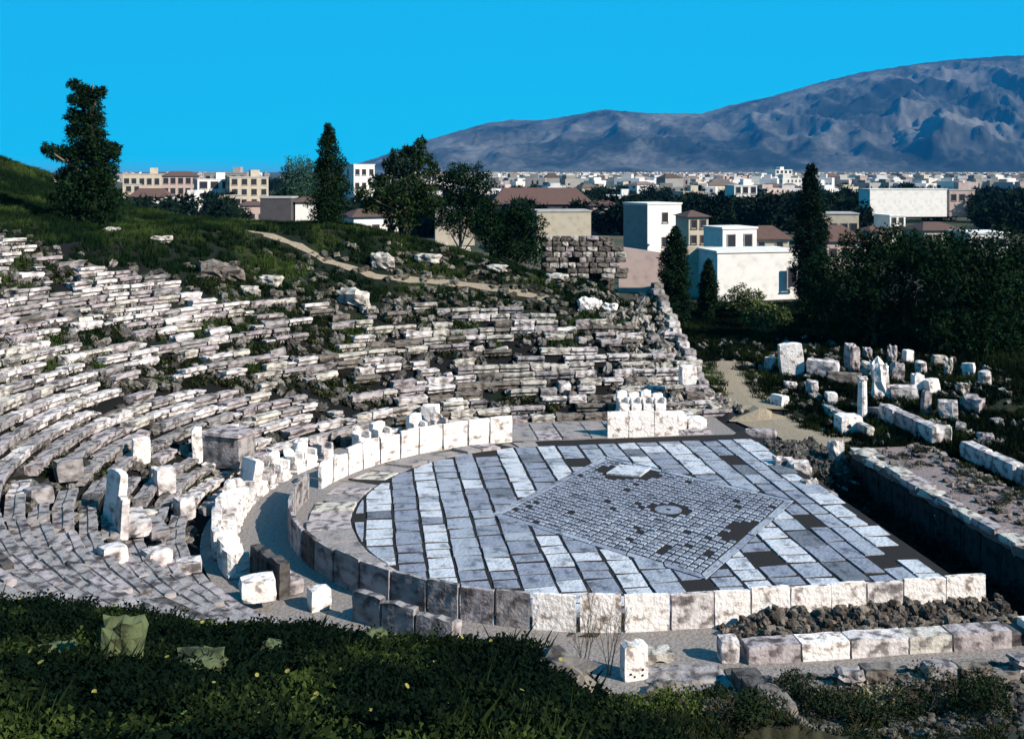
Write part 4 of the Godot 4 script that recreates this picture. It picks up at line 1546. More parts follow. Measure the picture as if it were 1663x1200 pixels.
# ---------------------------------------------------------------- paths, rocks and shrubs on the hillside
func build_hillside() -> void:
	strip(between([[352, 364], [440, 384], [485, 400], [530, 424], [575, 438], [610, 450], [690, 457], [760, 463], [820, 472], [870, 482], [915, 493]], 3), 0.6, 0.07, M.path, "footpath")
	strip(between([[1028, 448], [1040, 470], [1055, 500]], 3), 0.6, 0.06, M.path, "footpath_001")
	strip(between([[22, 256], [60, 272], [98, 298], [120, 318]], 3), 1.2, 0.07, M.path, "footpath_002")  # pale strip laid along the crest grass
	var rocks := [[440, 463, 1.2, 0.55, "pale boulder in the grass left of the footpath"], [572, 492, 1.6, 0.75, "large cream boulder above the top seats, under the footpath"], [620, 434, 1.2, 0.8, "rounded pale boulder beside the thin trunked pine"],
		[345, 450, 1.5, 0.9, "left half of the split brown outcrop above the top seat rows"], [372, 454, 1.3, 0.7, "right half of the split brown outcrop above the top seat rows"], [180, 380, 0.9, 0.4, "small pale stone in the grass under the ragged conifer"], [262, 393, 1.1, 0.35, "flat pale stone on the dark green slope"],
		[950, 504, 0.8, 0.75, "leftmost of three white boulders at the end of the footpath"], [966, 505, 0.8, 0.7, "middle of three white boulders at the end of the footpath"], [991, 508, 0.8, 0.55, "rightmost of three white boulders at the end of the footpath"],
		[695, 425, 1.5, 0.5, "pale slab in the shade of the bushy pines"], [755, 408, 1.6, 0.7, "pale block between the bushy pines"], [720, 400, 1.3, 0.6, "pale block leaning under the bushy pines"], [805, 440, 1.2, 0.4, "thin pale slab on the slope before the stone wall"],
		[905, 455, 1.3, 0.4, "pale flat block at the foot of the brown stone wall"], [1010, 470, 0.9, 0.4, "pale stone on the dark slope under the beige wall"], [405, 478, 1.0, 0.45, "squarish white stone at the top of the broken seats"], [715, 380, 1.3, 0.6, "pale block high under the bushy pines"]]
	for a in rocks:
		var p := hit(a[0], a[1])
		big_stone("boulder", a[4], "boulder", p - Vector3(0, a[3] * 0.2, 0), Vector3(a[2], a[3] * 1.2, a[2] * 0.7), rng.randf_range(-0.4, 0.4), M.brown if a[0] == 345 or a[0] == 372 else M.cream if a[0] < 940 else M.marble, V.rock[rng.randi() % 6])
	# scattered stones on the slopes
	var ts := []
	var cs := []
	var tries := 0
	while ts.size() < 420 and tries < 4000:
		tries += 1
		var px := rng.randf_range(300, 1060)
		var py := rng.randf_range(395, 520)
		if py > line_y(GRASS_LINE, px) + 4.0 or (px < 420 and py < 430):
			continue
		if n2.get_noise_2d(px * 0.25, py * 0.7) < 0.0 and px < 700:
			continue
		var p := hit(px, py)
		if -p.z > 110.0:
			continue
		var s := rng.randf_range(0.1, 0.42)
		ts.append(Transform3D(Basis.from_euler(Vector3(rng.randf() * 0.5, rng.randf() * TAU, rng.randf() * 0.5)).scaled_local(Vector3(s * 1.5, s * 0.7, s)), p - Vector3(0, 0.03, 0)))
		var g := rng.randf_range(0.03, 0.18)
		cs.append(Color(g, g * 0.94, g * 0.76))
	scatter("rubble", V.rock[0], tint_mat(), ts, cs)
	# tufts of grass and low green in the gaps of the seats and on the slopes
	var tuft := grass_tuft(22, 0.34, 0.028, 31)
	ts = []
	cs = []
	tries = 0
	while ts.size() < 30000 and tries < 90000:
		tries += 1
		var x := rng.randf_range(-52.0, 44.0)
		var z := rng.randf_range(-100.0, -40.0)
		var q := uv(x, z)
		var r := q.length() if q.x < 0 else absf(q.y)
		if r < 17.0 and q.x < 13.0 or absf(x) > -z * 0.55 + 2.0:
			continue
		var a := n1.get_noise_2d(x * 6.0, z * 6.0) + 0.6 * n2.get_noise_2d(x * 2.0, z * 2.0)
		var in_seats := r < 30.0 and q.x < 9.6 and pix(Vector3(x, ground(x, z), z)).y > line_y(GRASS_LINE, pix(Vector3(x, ground(x, z), z)).x)
		if a < (0.22 if in_seats else -0.75):
			continue
		var on_path := false
		for tp in trodden:
			if absf(tp.x - x) < 0.6 and absf(tp.z - z) < 0.8:
				on_path = true
		if on_path:
			continue
		var s := rng.randf_range(0.7, 1.5)
		ts.append(Transform3D(Basis(Vector3.UP, rng.randf() * TAU).scaled_local(Vector3(s * 1.3, s, s * 1.3)), Vector3(x, ground(x, z) - 0.02, z)))
		var k := clampf(n2.get_noise_2d(x * 2.0, z * 2.0) * 1.6 + rng.randf_range(-0.1, 0.3), 0.0, 1.0)
		cs.append(Color(0.004, 0.011, 0.004).lerp(Color(0.030, 0.048, 0.012), k) * (Color(0.45, 0.45, 0.45) if q.x > 13.0 else Color.WHITE))
	scatter("grass", tuft, M.leaf, ts, cs)

func grass_tuft(n: int, high: float, wide: float, sd: int) -> ArrayMesh:
	var r := RandomNumberGenerator.new()
	r.seed = sd
	var st := begin()
	for i in n:
		var a := r.randf() * TAU
		var lean := r.randf_range(0.1, 0.75)
		var h := high * r.randf_range(0.5, 1.1)
		var base := Vector3(r.randf_range(-1, 1), 0, r.randf_range(-1, 1)) * high * 0.45
		var side := Vector3(-sin(a), 0, cos(a)) * wide
		var tip := base + Vector3(cos(a) * lean * h, h, sin(a) * lean * h)
		var mid := base.lerp(tip, 0.55) + Vector3(0, h * 0.12, 0)
		tri(st, base - side, mid, base + side)
		tri(st, base + side * 0.9, mid, tip)
	return st.commit()

# ---------------------------------------------------------------- trees
func foliage(st: SurfaceTool, c: Vector3, rad: Vector3, n: int, size: float, c0: Color, c1: Color, r: RandomNumberGenerator, droop := 0.0) -> void:
	for i in n:
		var d := Vector3(r.randfn(), r.randfn(), r.randfn()).normalized()
		var k := pow(r.randf(), 0.42) * r.randf_range(0.85, 1.1)
		var p := c + d * rad * k
		var a := (d + Vector3(r.randfn(), r.randfn() - droop, r.randfn()) * 0.8).normalized() * size * r.randf_range(0.6, 1.4)
		var b := a.cross(Vector3(r.randfn(), r.randfn(), r.randfn())).normalized() * size * r.randf_range(0.25, 0.5)
		st.set_color(c0.lerp(c1, r.randf()))
		tri(st, p - b, p + a * 0.5 + b * 0.2, p + b)
		tri(st, p + b, p + a * 0.45, p + a - b * 0.3)

# a tree from a list of leaf masses (sideways, up, radius) in metres around its foot
func tree(called: String, label: String, category: String, foot: Vector3, masses: Array, trunk_h: float, trunk_r: float, density: float, leaf: float, c0: Color, c1: Color, sd: int, group := "", bark: Material = null, squash := 0.8) -> Node3D:
	var r := RandomNumberGenerator.new()
	r.seed = sd
	var o := thing(called, label, category, foot, 0.0, group)
	var st := begin()
	var limbs := begin()
	var mid := Vector3.ZERO
	for m in masses:
		mid += Vector3(m[0], m[1], 0)
	mid /= masses.size()
	for m in masses:
		var rad: float = m[2]
		var c := Vector3(m[0], m[1], r.randf_range(-1, 1) * maxf(0.3, absf(m[0]) * 0.5 + rad * 0.3))
		rad *= 1.15
		var n := int(density * pow(rad, 1.7)) + 30
		foliage(st, c, Vector3(rad, rad * squash, rad), n, leaf, c0, c1, r, 0.2)
		# sprays that break the outline
		for k in 5:
			var d := Vector3(r.randfn(), r.randfn() * 0.6, r.randfn()).normalized()
			foliage(st, c + d * rad * 0.95, Vector3.ONE * rad * 0.3, int(n * 0.06) + 4, leaf, c0, c1, r, 0.2)
		if m[1] > trunk_h * 0.7:
			var from := Vector3(m[0] * 0.1, maxf(trunk_h * 0.6, m[1] - rad * 1.6 - absf(m[0]) * 0.4), 0)
			tube(limbs, [from, from.lerp(c, 0.55) + Vector3(0, -0.1, 0), c], [trunk_r * 0.35, trunk_r * 0.22, trunk_r * 0.08], 5)
	part("crown", st.commit(), M.needle, o)
	var tr := begin()
	var top := 0.0
	for m in masses:
		top = maxf(top, m[1])
	tube(tr, [Vector3(0, -0.4, 0), Vector3(0, 0.3, 0), Vector3(0.04, trunk_h * 0.5, 0.03), Vector3(-0.03, trunk_h, 0), Vector3(0, top, 0)], [trunk_r * 1.5, trunk_r, trunk_r * 0.85, trunk_r * 0.7, trunk_r * 0.12], 8)
	part("trunk", tr.commit(), bark if bark else M.bark, o)
	part("limb", limbs.commit(), bark if bark else M.bark, o)
	return o

func from_pixels(foot: Vector3, list: Array) -> Array:      # leaf masses measured on the photograph, in metres at the tree's own distance
	var k := -foot.z / F
	var q := pix(foot)
	var out := []
	for a in list:
		out.append([(a[0] - q.x) * k, (q.y - a[1]) * k, a[2] * k])
	return out

func cypress(label: String, px: float, py0: float, py1: float, half: float, d: float, sd: int, c0: Color, c1: Color, trunk := 0.4, group := "cypresses") -> void:
	var foot := at_d(px, py1, d)
	foot.y = minf(foot.y, ground(foot.x, foot.z)) if absf(foot.y - ground(foot.x, foot.z)) > 0.3 else ground(foot.x, foot.z)
	var high := (py1 - py0) * d / F
	var wide := half * d / F
	var r := RandomNumberGenerator.new()
	r.seed = sd
	var ms := []
	var y := trunk + wide * 0.5
	while y < high:
		var t := (y - trunk) / (high - trunk)
		var ww := wide * minf(1.0, 0.55 + t * 2.2) * (1.0 if t < 0.55 else lerpf(1.0, 0.16, pow((t - 0.55) / 0.45, 1.3)))
		ms.append([r.randf_range(-0.3, 0.3) * ww, y, ww * 0.95])
		if r.randf() < 0.8:
			ms.append([r.randf_range(-0.65, 0.65) * ww, y + r.randf_range(-0.3, 0.3), ww * r.randf_range(0.4, 0.62)])
		y += maxf(0.25, ww * 0.62)
	tree("cypress_tree", label, "tree", foot, ms, high * 0.3, 0.14 + high * 0.008, 620.0, 0.22 * d / 80.0, c0, c1, sd, group, null, 1.25)

func foot_at(px: float, py: float, d: float) -> Vector3:
	var p := at_d(px, py, d)
	return Vector3(p.x, ground(p.x, p.z), p.z)

func build_trees() -> void:
	var dk := Color(0.005, 0.012, 0.007)
	var md := Color(0.013, 0.028, 0.012)
	var ol := Color(0.026, 0.046, 0.014)
	# the ragged conifer on the green slope
	var foot := foot_at(150, 402, 66.0)
	tree("conifer_tree", "tall ragged dark conifer rising from the green slope against the sky", "tree", foot, from_pixels(foot, [[124, 136, 10], [134, 146, 12], [150, 151, 13], [165, 150, 8], [128, 162, 14], [146, 168, 16], [120, 188, 16], [140, 196, 22], [152, 190, 12], [112, 212, 13], [132, 226, 26], [152, 218, 16],
		[90, 243, 9], [100, 248, 15], [110, 252, 22], [140, 258, 30], [166, 236, 15], [180, 240, 12], [186, 250, 10], [170, 262, 20], [108, 286, 24], [140, 292, 34], [170, 290, 22], [120, 318, 28], [156, 320, 34], [132, 346, 28], [166, 348, 26], [150, 366, 24], [116, 345, 16]]),
		3.0, 0.30, 650.0, 0.24, dk, md, 51, "", null, 0.72)
	cypress("dark pointed cypress with a bare pale lower trunk beside the footpath", 534, 204, 440, 26, 70.0, 52, dk, md, 1.6)
	cypress("dense dark cypress standing before the white box-shaped house", 1097, 340, 500, 24, 84.0, 53, dk, Color(0.012, 0.025, 0.012), 0.2)
	cypress("thin short cypress between the dense cypress and the long white house", 1151, 392, 492, 13, 88.0, 54, dk, md, 0.2)
	cypress("tallest cypress, reaching up to the mountain's foot at the dark trees' edge", 1318, 268, 520, 26, 86.0, 55, dk, Color(0.010, 0.022, 0.013), 0.2)
	foot = foot_at(486, 330, 160.0)
	tree("round_tree", "round grey-green tree behind the pointed cypress, against the sky", "tree", foot, from_pixels(foot, [[486, 268, 20], [470, 280, 16], [500, 280, 18], [485, 290, 22], [465, 300, 16], [505, 300, 18], [486, 312, 20]]), 2.0, 0.25, 150.0, 0.34, Color(0.02, 0.05, 0.035), Color(0.04, 0.08, 0.05), 56)
	foot = foot_at(658, 432, 71.0)
	tree("pine_tree", "spreading pine with a bare trunk and a pointed tip, beside the footpath", "tree", foot, from_pixels(foot, [[685, 230, 7], [680, 240, 9], [662, 244, 9], [645, 252, 11], [690, 256, 12], [668, 262, 16], [628, 266, 11], [644, 280, 18], [674, 284, 20], [700, 276, 11], [610, 294, 13], [592, 312, 11], [622, 306, 18], [658, 310, 24], [692, 308, 17], [606, 332, 14], [640, 338, 22], [676, 338, 22], [704, 330, 12], [660, 358, 18], [634, 362, 12]]),
		3.2, 0.20, 520.0, 0.24, dk, ol, 57)
	var bushes := [
		[748, 400, 95.0, [[740, 280, 18], [762, 284, 22], [722, 296, 20], [785, 296, 18], [750, 310, 28], [775, 315, 18], [735, 335, 26], [765, 342, 26], [720, 355, 20], [750, 365, 26], [780, 365, 18]], "broad dark pine with a rounded top beyond the spreading pine"],
		[840, 432, 78.0, [[850, 345, 16], [828, 352, 18], [866, 362, 18], [845, 372, 26], [818, 382, 18], [870, 388, 18], [840, 402, 26], [862, 412, 18], [815, 412, 16]], "low dark bushy pine in front of the brown stone wall"],
		[798, 425, 84.0, [[798, 335, 14], [790, 352, 18], [806, 362, 18], [792, 380, 22], [806, 398, 20]], "narrow dark pine between two bushy ones"],
		[1420, 590, 72.0, [[1400, 400, 28], [1440, 392, 30], [1380, 430, 32], [1425, 430, 42], [1465, 420, 30], [1395, 470, 40], [1440, 475, 48], [1360, 490, 34], [1410, 520, 44], [1460, 525, 36], [1375, 545, 34], [1430, 560, 30]], "huge dark round tree with pale leaf patches beside the tallest cypress"],
		[1545, 590, 70.0, [[1530, 405, 30], [1570, 400, 34], [1505, 430, 32], [1545, 440, 46], [1590, 435, 32], [1510, 480, 40], [1560, 490, 50], [1600, 480, 34], [1525, 530, 42], [1575, 540, 40], [1500, 555, 28]], "huge dark tree at the picture's right edge, leaning over the ruins"],
		[1340, 560, 80.0, [[1340, 430, 22], [1325, 455, 22], [1350, 465, 28], [1330, 495, 30], [1352, 515, 30], [1320, 530, 24]], "dark leafy tree tucked behind the tallest cypress"],
		[1650, 600, 74.0, [[1640, 395, 34], [1670, 420, 40], [1640, 450, 40], [1680, 470, 40], [1645, 500, 44], [1650, 545, 40]], "dark tree cut off by the picture's right edge"],
		[1600, 590, 70.0, [[1600, 405, 26], [1625, 440, 34], [1590, 470, 34], [1630, 500, 40], [1600, 545, 38], [1640, 570, 30]], "dark tree between the two at the right edge and the ruins"],
		[1485, 470, 95.0, [[1480, 392, 22], [1500, 402, 24], [1470, 415, 24], [1490, 430, 26]], "dark round tree behind the two huge ones"],
		[1200, 520, 92.0, [[1200, 478, 16], [1222, 484, 16], [1180, 490, 14], [1210, 500, 20]], "pale green bush below the long white house"],
		[1240, 545, 78.0, [[1240, 505, 16], [1262, 512, 18], [1222, 520, 14], [1248, 528, 18]], "yellow-green bush on the slope above the sandy path"],
	]
	var i := 0
	for b in bushes:
		foot = foot_at(b[0], b[1], b[2])
		var big: bool = i >= 3 and i <= 8
		tree("leafy_tree" if i >= 3 else "pine_tree", b[4], "bush" if i > 8 else "tree", foot, from_pixels(foot, b[3]), 1.5, 0.22, 340.0 if big else 430.0, 0.28 if big else 0.25, dk, Color(0.010, 0.026, 0.009) if i < 9 else Color(0.12, 0.15, 0.05), 60 + i)
		i += 1

# ---------------------------------------------------------------- houses
func house(label: String, px0: float, px1: float, top: float, base: float, d: float, deep: float, yaw: float, m: Material, roof: String, cols: int, rows: int, called := "house", win_w := 1.0, win_h := 1.4, side_cols := 0) -> Node3D:
	var p := at_d((px0 + px1) * 0.5, base, d)
	var wide := (px1 - px0) * d / F
	var high := (base - top) * d / F
	var foot := Vector3(p.x, p.y, p.z - deep * 0.5)
	var o := thing(called, label, "house", foot, yaw)
	var st := begin()
	box(st, Vector3(-wide / 2, -3.0, -deep / 2), Vector3(wide / 2, high, deep / 2))
	part("wall", st.commit(), m, o)
	if roof == "flat":
		var rf := begin()
		box(rf, Vector3(-wide / 2 - 0.12, high + 0.003, -deep / 2 - 0.12), Vector3(wide / 2 + 0.12, high + 0.22, deep / 2 + 0.12))
		part("roof", rf.commit(), M.roof_flat if m != M.plaster_white else m, o)
		if wide > 6.0 and d > 200.0 and cols > 0:
			var cb := begin()
			box(cb, Vector3(wide * 0.1, high + 0.222, -deep * 0.3), Vector3(wide * 0.1 + 2.4, high + 2.0, deep * 0.05))
			part("roof_cabin", cb.commit(), m, o)
	elif roof == "tiles" or roof == "tiles_low":
		var rh := deep * (0.28 if roof == "tiles" else 0.16)
		var rf := begin()
		var e := 0.4
		var a := Vector3(-wide / 2 - e, high + 0.003, deep / 2 + e)
		var b := Vector3(wide / 2 + e, high + 0.003, deep / 2 + e)
		var c := Vector3(wide / 2 + e, high + 0.003, -deep / 2 - e)
		var dd := Vector3(-wide / 2 - e, high + 0.003, -deep / 2 - e)
		var r0 := Vector3(-wide / 2 + deep * 0.25, high + rh, 0)
		var r1 := Vector3(wide / 2 - deep * 0.25, high + rh, 0)
		quad(rf, a, r0, r1, b)
		quad(rf, c, r1, r0, dd)
		tri(rf, b, r1, c)
		tri(rf, dd, r0, a)
		quad(rf, a, b, c, dd)
		part("roof", rf.commit(), M.tiles, o)
	for j in rows:
		for i in cols:
			var x := wide * ((i + 0.5) / cols - 0.5) + sin(i * 3.7 + j) * 0.06
			var y := high * (j + 0.28) / maxf(rows, 1)
			if y + win_h > high - 0.2:
				y = high - 0.3 - win_h
			window(o, Transform3D(Basis.IDENTITY, Vector3(x, y, deep / 2)), win_w, win_h)
		for i in side_cols:
			var z := deep * ((i + 0.5) / side_cols - 0.5)
			var y := high * (j + 0.28) / maxf(rows, 1)
			window(o, Transform3D(Basis(Vector3.UP, PI / 2), Vector3(wide / 2, y, z)), win_w, win_h)
			window(o, Transform3D(Basis(Vector3.UP, -PI / 2), Vector3(-wide / 2, y, z)), win_w, win_h)
	return o

func window(o: Node3D, t: Transform3D, ww: float, wh: float) -> void:
	var f := begin()
	for q in [[-ww / 2 - 0.1, -0.1, -ww / 2, wh + 0.1], [ww / 2, -0.1, ww / 2 + 0.1, wh + 0.1]]:
		box(f, Vector3(q[0], q[1], -0.05), Vector3(q[2], q[3], 0.07))
	box(f, Vector3(-ww / 2, wh, -0.05), Vector3(ww / 2, wh + 0.1, 0.06))
	box(f, Vector3(-ww / 2 - 0.16, -0.2, -0.05), Vector3(ww / 2 + 0.16, -0.102, 0.12))
	var fr := part("window", f.commit(), M.shutter if int(absf(t.origin.x) * 7.0) % 2 == 0 else M.plaster_grey, o, t)
	var p := begin()
	box(p, Vector3(-ww / 2, 0, -0.05), Vector3(ww / 2, wh, 0.02))
	part("pane", p.commit(), M.glass, fr)

func build_houses() -> void:
	house("long cream house with a row of top-floor windows, left of the hill cluster", 192, 262, 283, 330, 320, 9, 0.35, M.plaster_cream, "flat", 6, 2, "house", 1.3, 1.9)
	house("pinkish house stepping up behind the long cream one", 256, 314, 286, 336, 305, 9, 0.3, M.plaster_pink, "tiles_low", 5, 3, "house", 1.2, 1.6)
	house("white three storey house with big dark openings in the left cluster", 310, 364, 292, 350, 285, 9, 0.4, M.plaster_white, "flat", 3, 3, "house", 1.9, 1.8, 2)
	house("tall cream house at the right end of the left cluster", 362, 424, 288, 354, 280, 9, 0.4, M.plaster_cream, "flat", 4, 4, "house", 1.3, 1.5, 2)
	house("low white house below the three storey one", 268, 316, 322, 348, 262, 7, 0.0, M.plaster_white, "flat", 3, 1, "house", 1.2, 1.3)
	house("low pink house at the grass slope's edge in the left cluster", 205, 268, 320, 346, 270, 8, 0.15, M.plaster_pink, "tiles", 4, 1, "house", 1.2, 1.4)
	house("grey house with a flat terrace behind the left cluster", 330, 400, 281, 330, 345, 10, 0.0, M.plaster_grey, "flat", 5, 3, "house", 1.3, 1.5)
	house("cream two storey house squeezed low between the white and the tall cream ones", 348, 384, 318, 356, 262, 7, 0.3, M.plaster_cream, "flat", 3, 2, "house", 1.2, 1.3)
	house("low pinkish house at the right foot of the left cluster", 384, 424, 334, 364, 240, 6, 0.25, M.plaster_pink, "tiles_low", 3, 1, "house", 1.0, 1.1)
	house("narrow cream tower house at the left end of the cluster, by the conifer", 196, 222, 300, 345, 275, 5, 0.35, M.plaster_cream, "flat", 2, 3, "house", 1.1, 1.3)
	house("white low house with one door below the pinkish stepped house", 236, 272, 330, 352, 255, 6, 0.3, M.plaster_white, "flat", 2, 1, "house", 1.1, 1.3)
	house("dark block added as shaded side of the white house beside the left cluster", 422, 472, 322, 388, 150, 4.5, 0.0, M.plaster_dark, "flat", 0, 0)  # added block: the white house's shaded side put into its colour
	house("white house against the dark block added as its shaded side", 473, 508, 328, 388, 152, 4.5, 0.25, M.plaster_white, "tiles_low", 1, 1, "house", 0.8, 1.1)
	house("bright white house showing above the cypress and pine", 560, 596, 268, 312, 255, 8, 0.5, M.plaster_white, "flat", 3, 2, "house", 0.9, 1.3, 1)
	house("low white house with a tiled roof behind the pointed cypress", 556, 632, 352, 390, 125, 5.5, 0.45, M.plaster_white, "tiles_low", 3, 1, "house", 0.7, 1.0)
	house("long dark-roofed building behind the bushy pines", 795, 962, 332, 362, 215, 12, 0.05, M.plaster_dark, "tiles", 6, 1, "house", 1.1, 1.6)
	house("beige blank-walled house above the brown stone wall", 868, 957, 344, 384, 165, 7, 0.1, M.plaster_cream, "flat", 0, 0)
	house("small pink house beside the beige blank-walled one", 955, 1003, 334, 366, 210, 7, 0.1, M.plaster_pink, "tiles_low", 3, 1, "house", 1.0, 1.4)
	var boxy := house("white box-shaped house with shade painted grey on its side, behind the dense cypress", 1030, 1098, 332, 412, 150, 6.0, 0.5, M.plaster_white, "flat", 1, 2, "house", 0.9, 1.3)
	var bare := begin()  # grey sheet on the left wall, its shade put into the colour
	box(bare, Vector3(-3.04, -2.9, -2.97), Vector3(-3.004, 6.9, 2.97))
	part("side_shade", bare.commit(), M.plaster_grey, boxy)
	house("narrow beige house squeezed between the two nearer cypresses", 1112, 1146, 352, 402, 140, 5, 0.2, M.plaster_cream, "tiles_low", 2, 2, "house", 0.7, 1.0)
	var lw := house("long low white house across the slope behind the thin cypress", 1152, 1294, 410, 470, 104, 5, 0.22, M.plaster_white, "flat", 0, 0)
	window(lw, Transform3D(Basis.IDENTITY, Vector3(3.4, 0.2, 3.0)), 0.9, 1.9)
	house("small white upper house with an arched opening, on the long white house's back", 1160, 1224, 372, 412, 113, 4, 0.35, M.plaster_white, "flat", 2, 1, "house", 0.9, 1.3)
	house("brown-roofed low house right of the arched upper house", 1222, 1282, 388, 412, 118, 5, 0.0, M.plaster_cream, "tiles", 2, 1, "house", 0.7, 0.8)
	house("beige house with two small domes right of the tallest cypress", 1336, 1398, 348, 392, 175, 7, -0.1, M.plaster_cream, "flat", 4, 1, "house", 1.0, 1.7)
	house("brown roofed house in the trees below the domed one", 1338, 1404, 392, 428, 135, 7, 0.1, M.plaster_pink, "tiles", 3, 1, "house", 0.8, 1.1)
	house("very long bright white building on the right, dark trees behind its roof", 1408, 1540, 308, 332, 255, 6, 0.12, M.plaster_white, "flat", 0, 0, "warehouse")
	house("pinkish house at the far right end of the long white building", 1543, 1584, 309, 332, 262, 8, 0.0, M.plaster_pink, "flat", 3, 1, "house", 1.2, 1.5)
	house("small white house below the long white building", 1440, 1468, 351, 380, 178, 5, 0.2, M.plaster_white, "flat", 2, 2, "house", 0.7, 0.9)
	house("cream house half hidden by the huge dark trees", 1496, 1562, 374, 402, 160, 7, 0.1, M.plaster_cream, "tiles_low", 4, 1, "house", 0.9, 1.2)
	house("white house at the picture's right edge above the dark trees", 1575, 1640, 380, 410, 150, 7, 0.0, M.plaster_white, "flat", 3, 1, "house", 0.9, 1.2)
	house("small cream house between the long white building and the dark trees", 1408, 1446, 378, 398, 170, 6, 0.2, M.plaster_cream, "tiles_low", 2, 1, "house", 0.9, 1.0)
	house("white house with a dark doorway, left of the tallest cypress and far back", 1190, 1228, 302, 334, 300, 9, 0.1, M.plaster_white, "flat", 3, 2, "house", 1.3, 1.7)
	house("tall white block standing out of the far plain", 1255, 1284, 276, 304, 640, 16, 0.2, M.plaster_white, "flat", 4, 4, "house", 1.5, 1.5)
	house("white house beside the pale middle of the plain, before dark trees", 985, 1030, 318, 345, 330, 10, 0.0, M.plaster_white, "flat", 4, 2, "house", 1.3, 1.5)
	house("cream house with three windows right of the long dark-roofed building", 1104, 1140, 312, 340, 320, 9, 0.2, M.plaster_cream, "flat", 3, 2, "house", 1.3, 1.5)
	house("pale house by the spreading pine's top branches", 690, 716, 282, 312, 300, 8, 0.1, M.plaster_white, "flat", 3, 2, "house", 1.0, 1.4)
	house("cream house seen through the gap between the bushy pines", 704, 768, 340, 372, 180, 6, 0.1, M.plaster_cream, "flat", 4, 1, "house", 0.9, 1.2)
	# domes of the beige house
	# the sloping beige terrace wall under the white box house
	var tw := thing("terrace_wall", "pale beige terrace wall with a sloping top, below the white box-shaped house", "wall", at_d(1040, 446, 112))
	var st := begin()
	var wl := 4.6
	quad(st, Vector3(-2.3, -2.0, 0), Vector3(-2.3, 3.0, 0), Vector3(2.6, 2.3, 0), Vector3(2.6, -2.0, 0))
	quad(st, Vector3(-2.3, 3.0, 0), Vector3(-2.3, 3.0, -0.6), Vector3(2.6, 2.3, -0.6), Vector3(2.6, 2.3, 0))
	quad(st, Vector3(2.6, -2.0, 0), Vector3(2.6, 2.3, 0), Vector3(2.6, 2.3, -0.6), Vector3(2.6, -2.0, -0.6))
	quad(st, Vector3(-2.3, -2.0, -0.6), Vector3(-2.3, 3.0, -0.6), Vector3(-2.3, 3.0, 0), Vector3(-2.3, -2.0, 0))
	part("wall_face", st.commit(), M.plaster_pink, tw)
	var tw2 := thing("terrace_wall", "beige garden wall between the dense cypress and the long white house", "wall", at_d(1135, 462, 108))
	st = begin()
	box(st, Vector3(-1.7, -2.0, -0.3), Vector3(1.6, 3.9, 0.3))
	part("wall_face", st.commit(), M.plaster_cream, tw2)
	# the brown ruined stone wall: courses of squared stones
	var rw := thing("ruined_wall", "brown ruined wall of big squared stones in stepped courses", "wall", at_d(942, 440, 84.0))
	var k := 84.0 / F
	for c in 8:
		var y := c * 0.42
		var x := -62.0 * k + (c % 2) * 0.3
		var end := (64.0 - maxf(0.0, c - 3.0) * 6.0) * k
		while x < end:
			var wd := rng.randf_range(0.55, 1.15)
			if rng.randf() > 0.06:
				part("squared_stone", V.block[rng.randi() % 6], [M.brown, M.pink, M.brown, M.rubble, M.cream][rng.randi() % 5], rw, Transform3D(Basis(Vector3.UP, rng.randf_range(-0.05, 0.05)).scaled_local(Vector3(wd * 0.94, 0.40, 0.7)), Vector3(x + wd / 2, y - 0.6, -c * 0.16 + rng.randf_range(-0.06, 0.06))))
			x += wd
	for i in 4:
		var p := at_d(1012 + i * 12, 448 + i * 2, 100)
	# earth behind the stepped courses
	st = begin()
	box(st, Vector3(-62.0 * k, -2.5, -2.4), Vector3(58.0 * k, 2.5, -1.35))
	part("wall_core", st.commit(), M.rubble, rw)

# ---------------------------------------------------------------- the town on the plain
func far_house_mesh(sd: int) -> ArrayMesh:      # a unit house (1 wide, 1 high, 1 deep) with its windows as real boxes
	var r := RandomNumberGenerator.new()
	r.seed = sd
	var st := begin()
	st.set_color(Color(1, 1, 1))
	box(st, Vector3(-0.5, -0.5, -0.5), Vector3(0.5, 1.0, 0.5))
	if sd % 4 == 0:
		st.set_color(Color(0.30, 0.22, 0.19))
		quad(st, Vector3(-0.53, 1.002, 0.53), Vector3(-0.2, 1.25, 0), Vector3(0.2, 1.25, 0), Vector3(0.53, 1.002, 0.53))
		quad(st, Vector3(0.53, 1.002, -0.53), Vector3(0.2, 1.25, 0), Vector3(-0.2, 1.25, 0), Vector3(-0.53, 1.002, -0.53))
		tri(st, Vector3(0.53, 1.002, 0.53), Vector3(0.2, 1.25, 0), Vector3(0.53, 1.002, -0.53))
		tri(st, Vector3(-0.53, 1.002, -0.53), Vector3(-0.2, 1.25, 0), Vector3(-0.53, 1.002, 0.53))
	else:
		st.set_color(Color(0.8, 0.78, 0.75))
		box(st, Vector3(-0.3, 1.002, -0.4), Vector3(0.1, 1.22, 0.1))
	st.set_color(Color(0.06, 0.06, 0.07))
	var cols := 2 + sd % 4
	var rows := 1 + sd % 3
	for i in cols:
		for j in rows:
			if r.randf() < 0.15:
				continue
			var x := (i + 0.5) / cols - 0.5
			var y := (j + 0.3) / rows
			box(st, Vector3(x - 0.16 / cols, y, 0.45), Vector3(x + 0.16 / cols, y + 0.42 / rows, 0.508))
			box(st, Vector3(-0.508, y, x - 0.16 / cols), Vector3(-0.45, y + 0.42 / rows, x + 0.16 / cols))
	return st.commit()

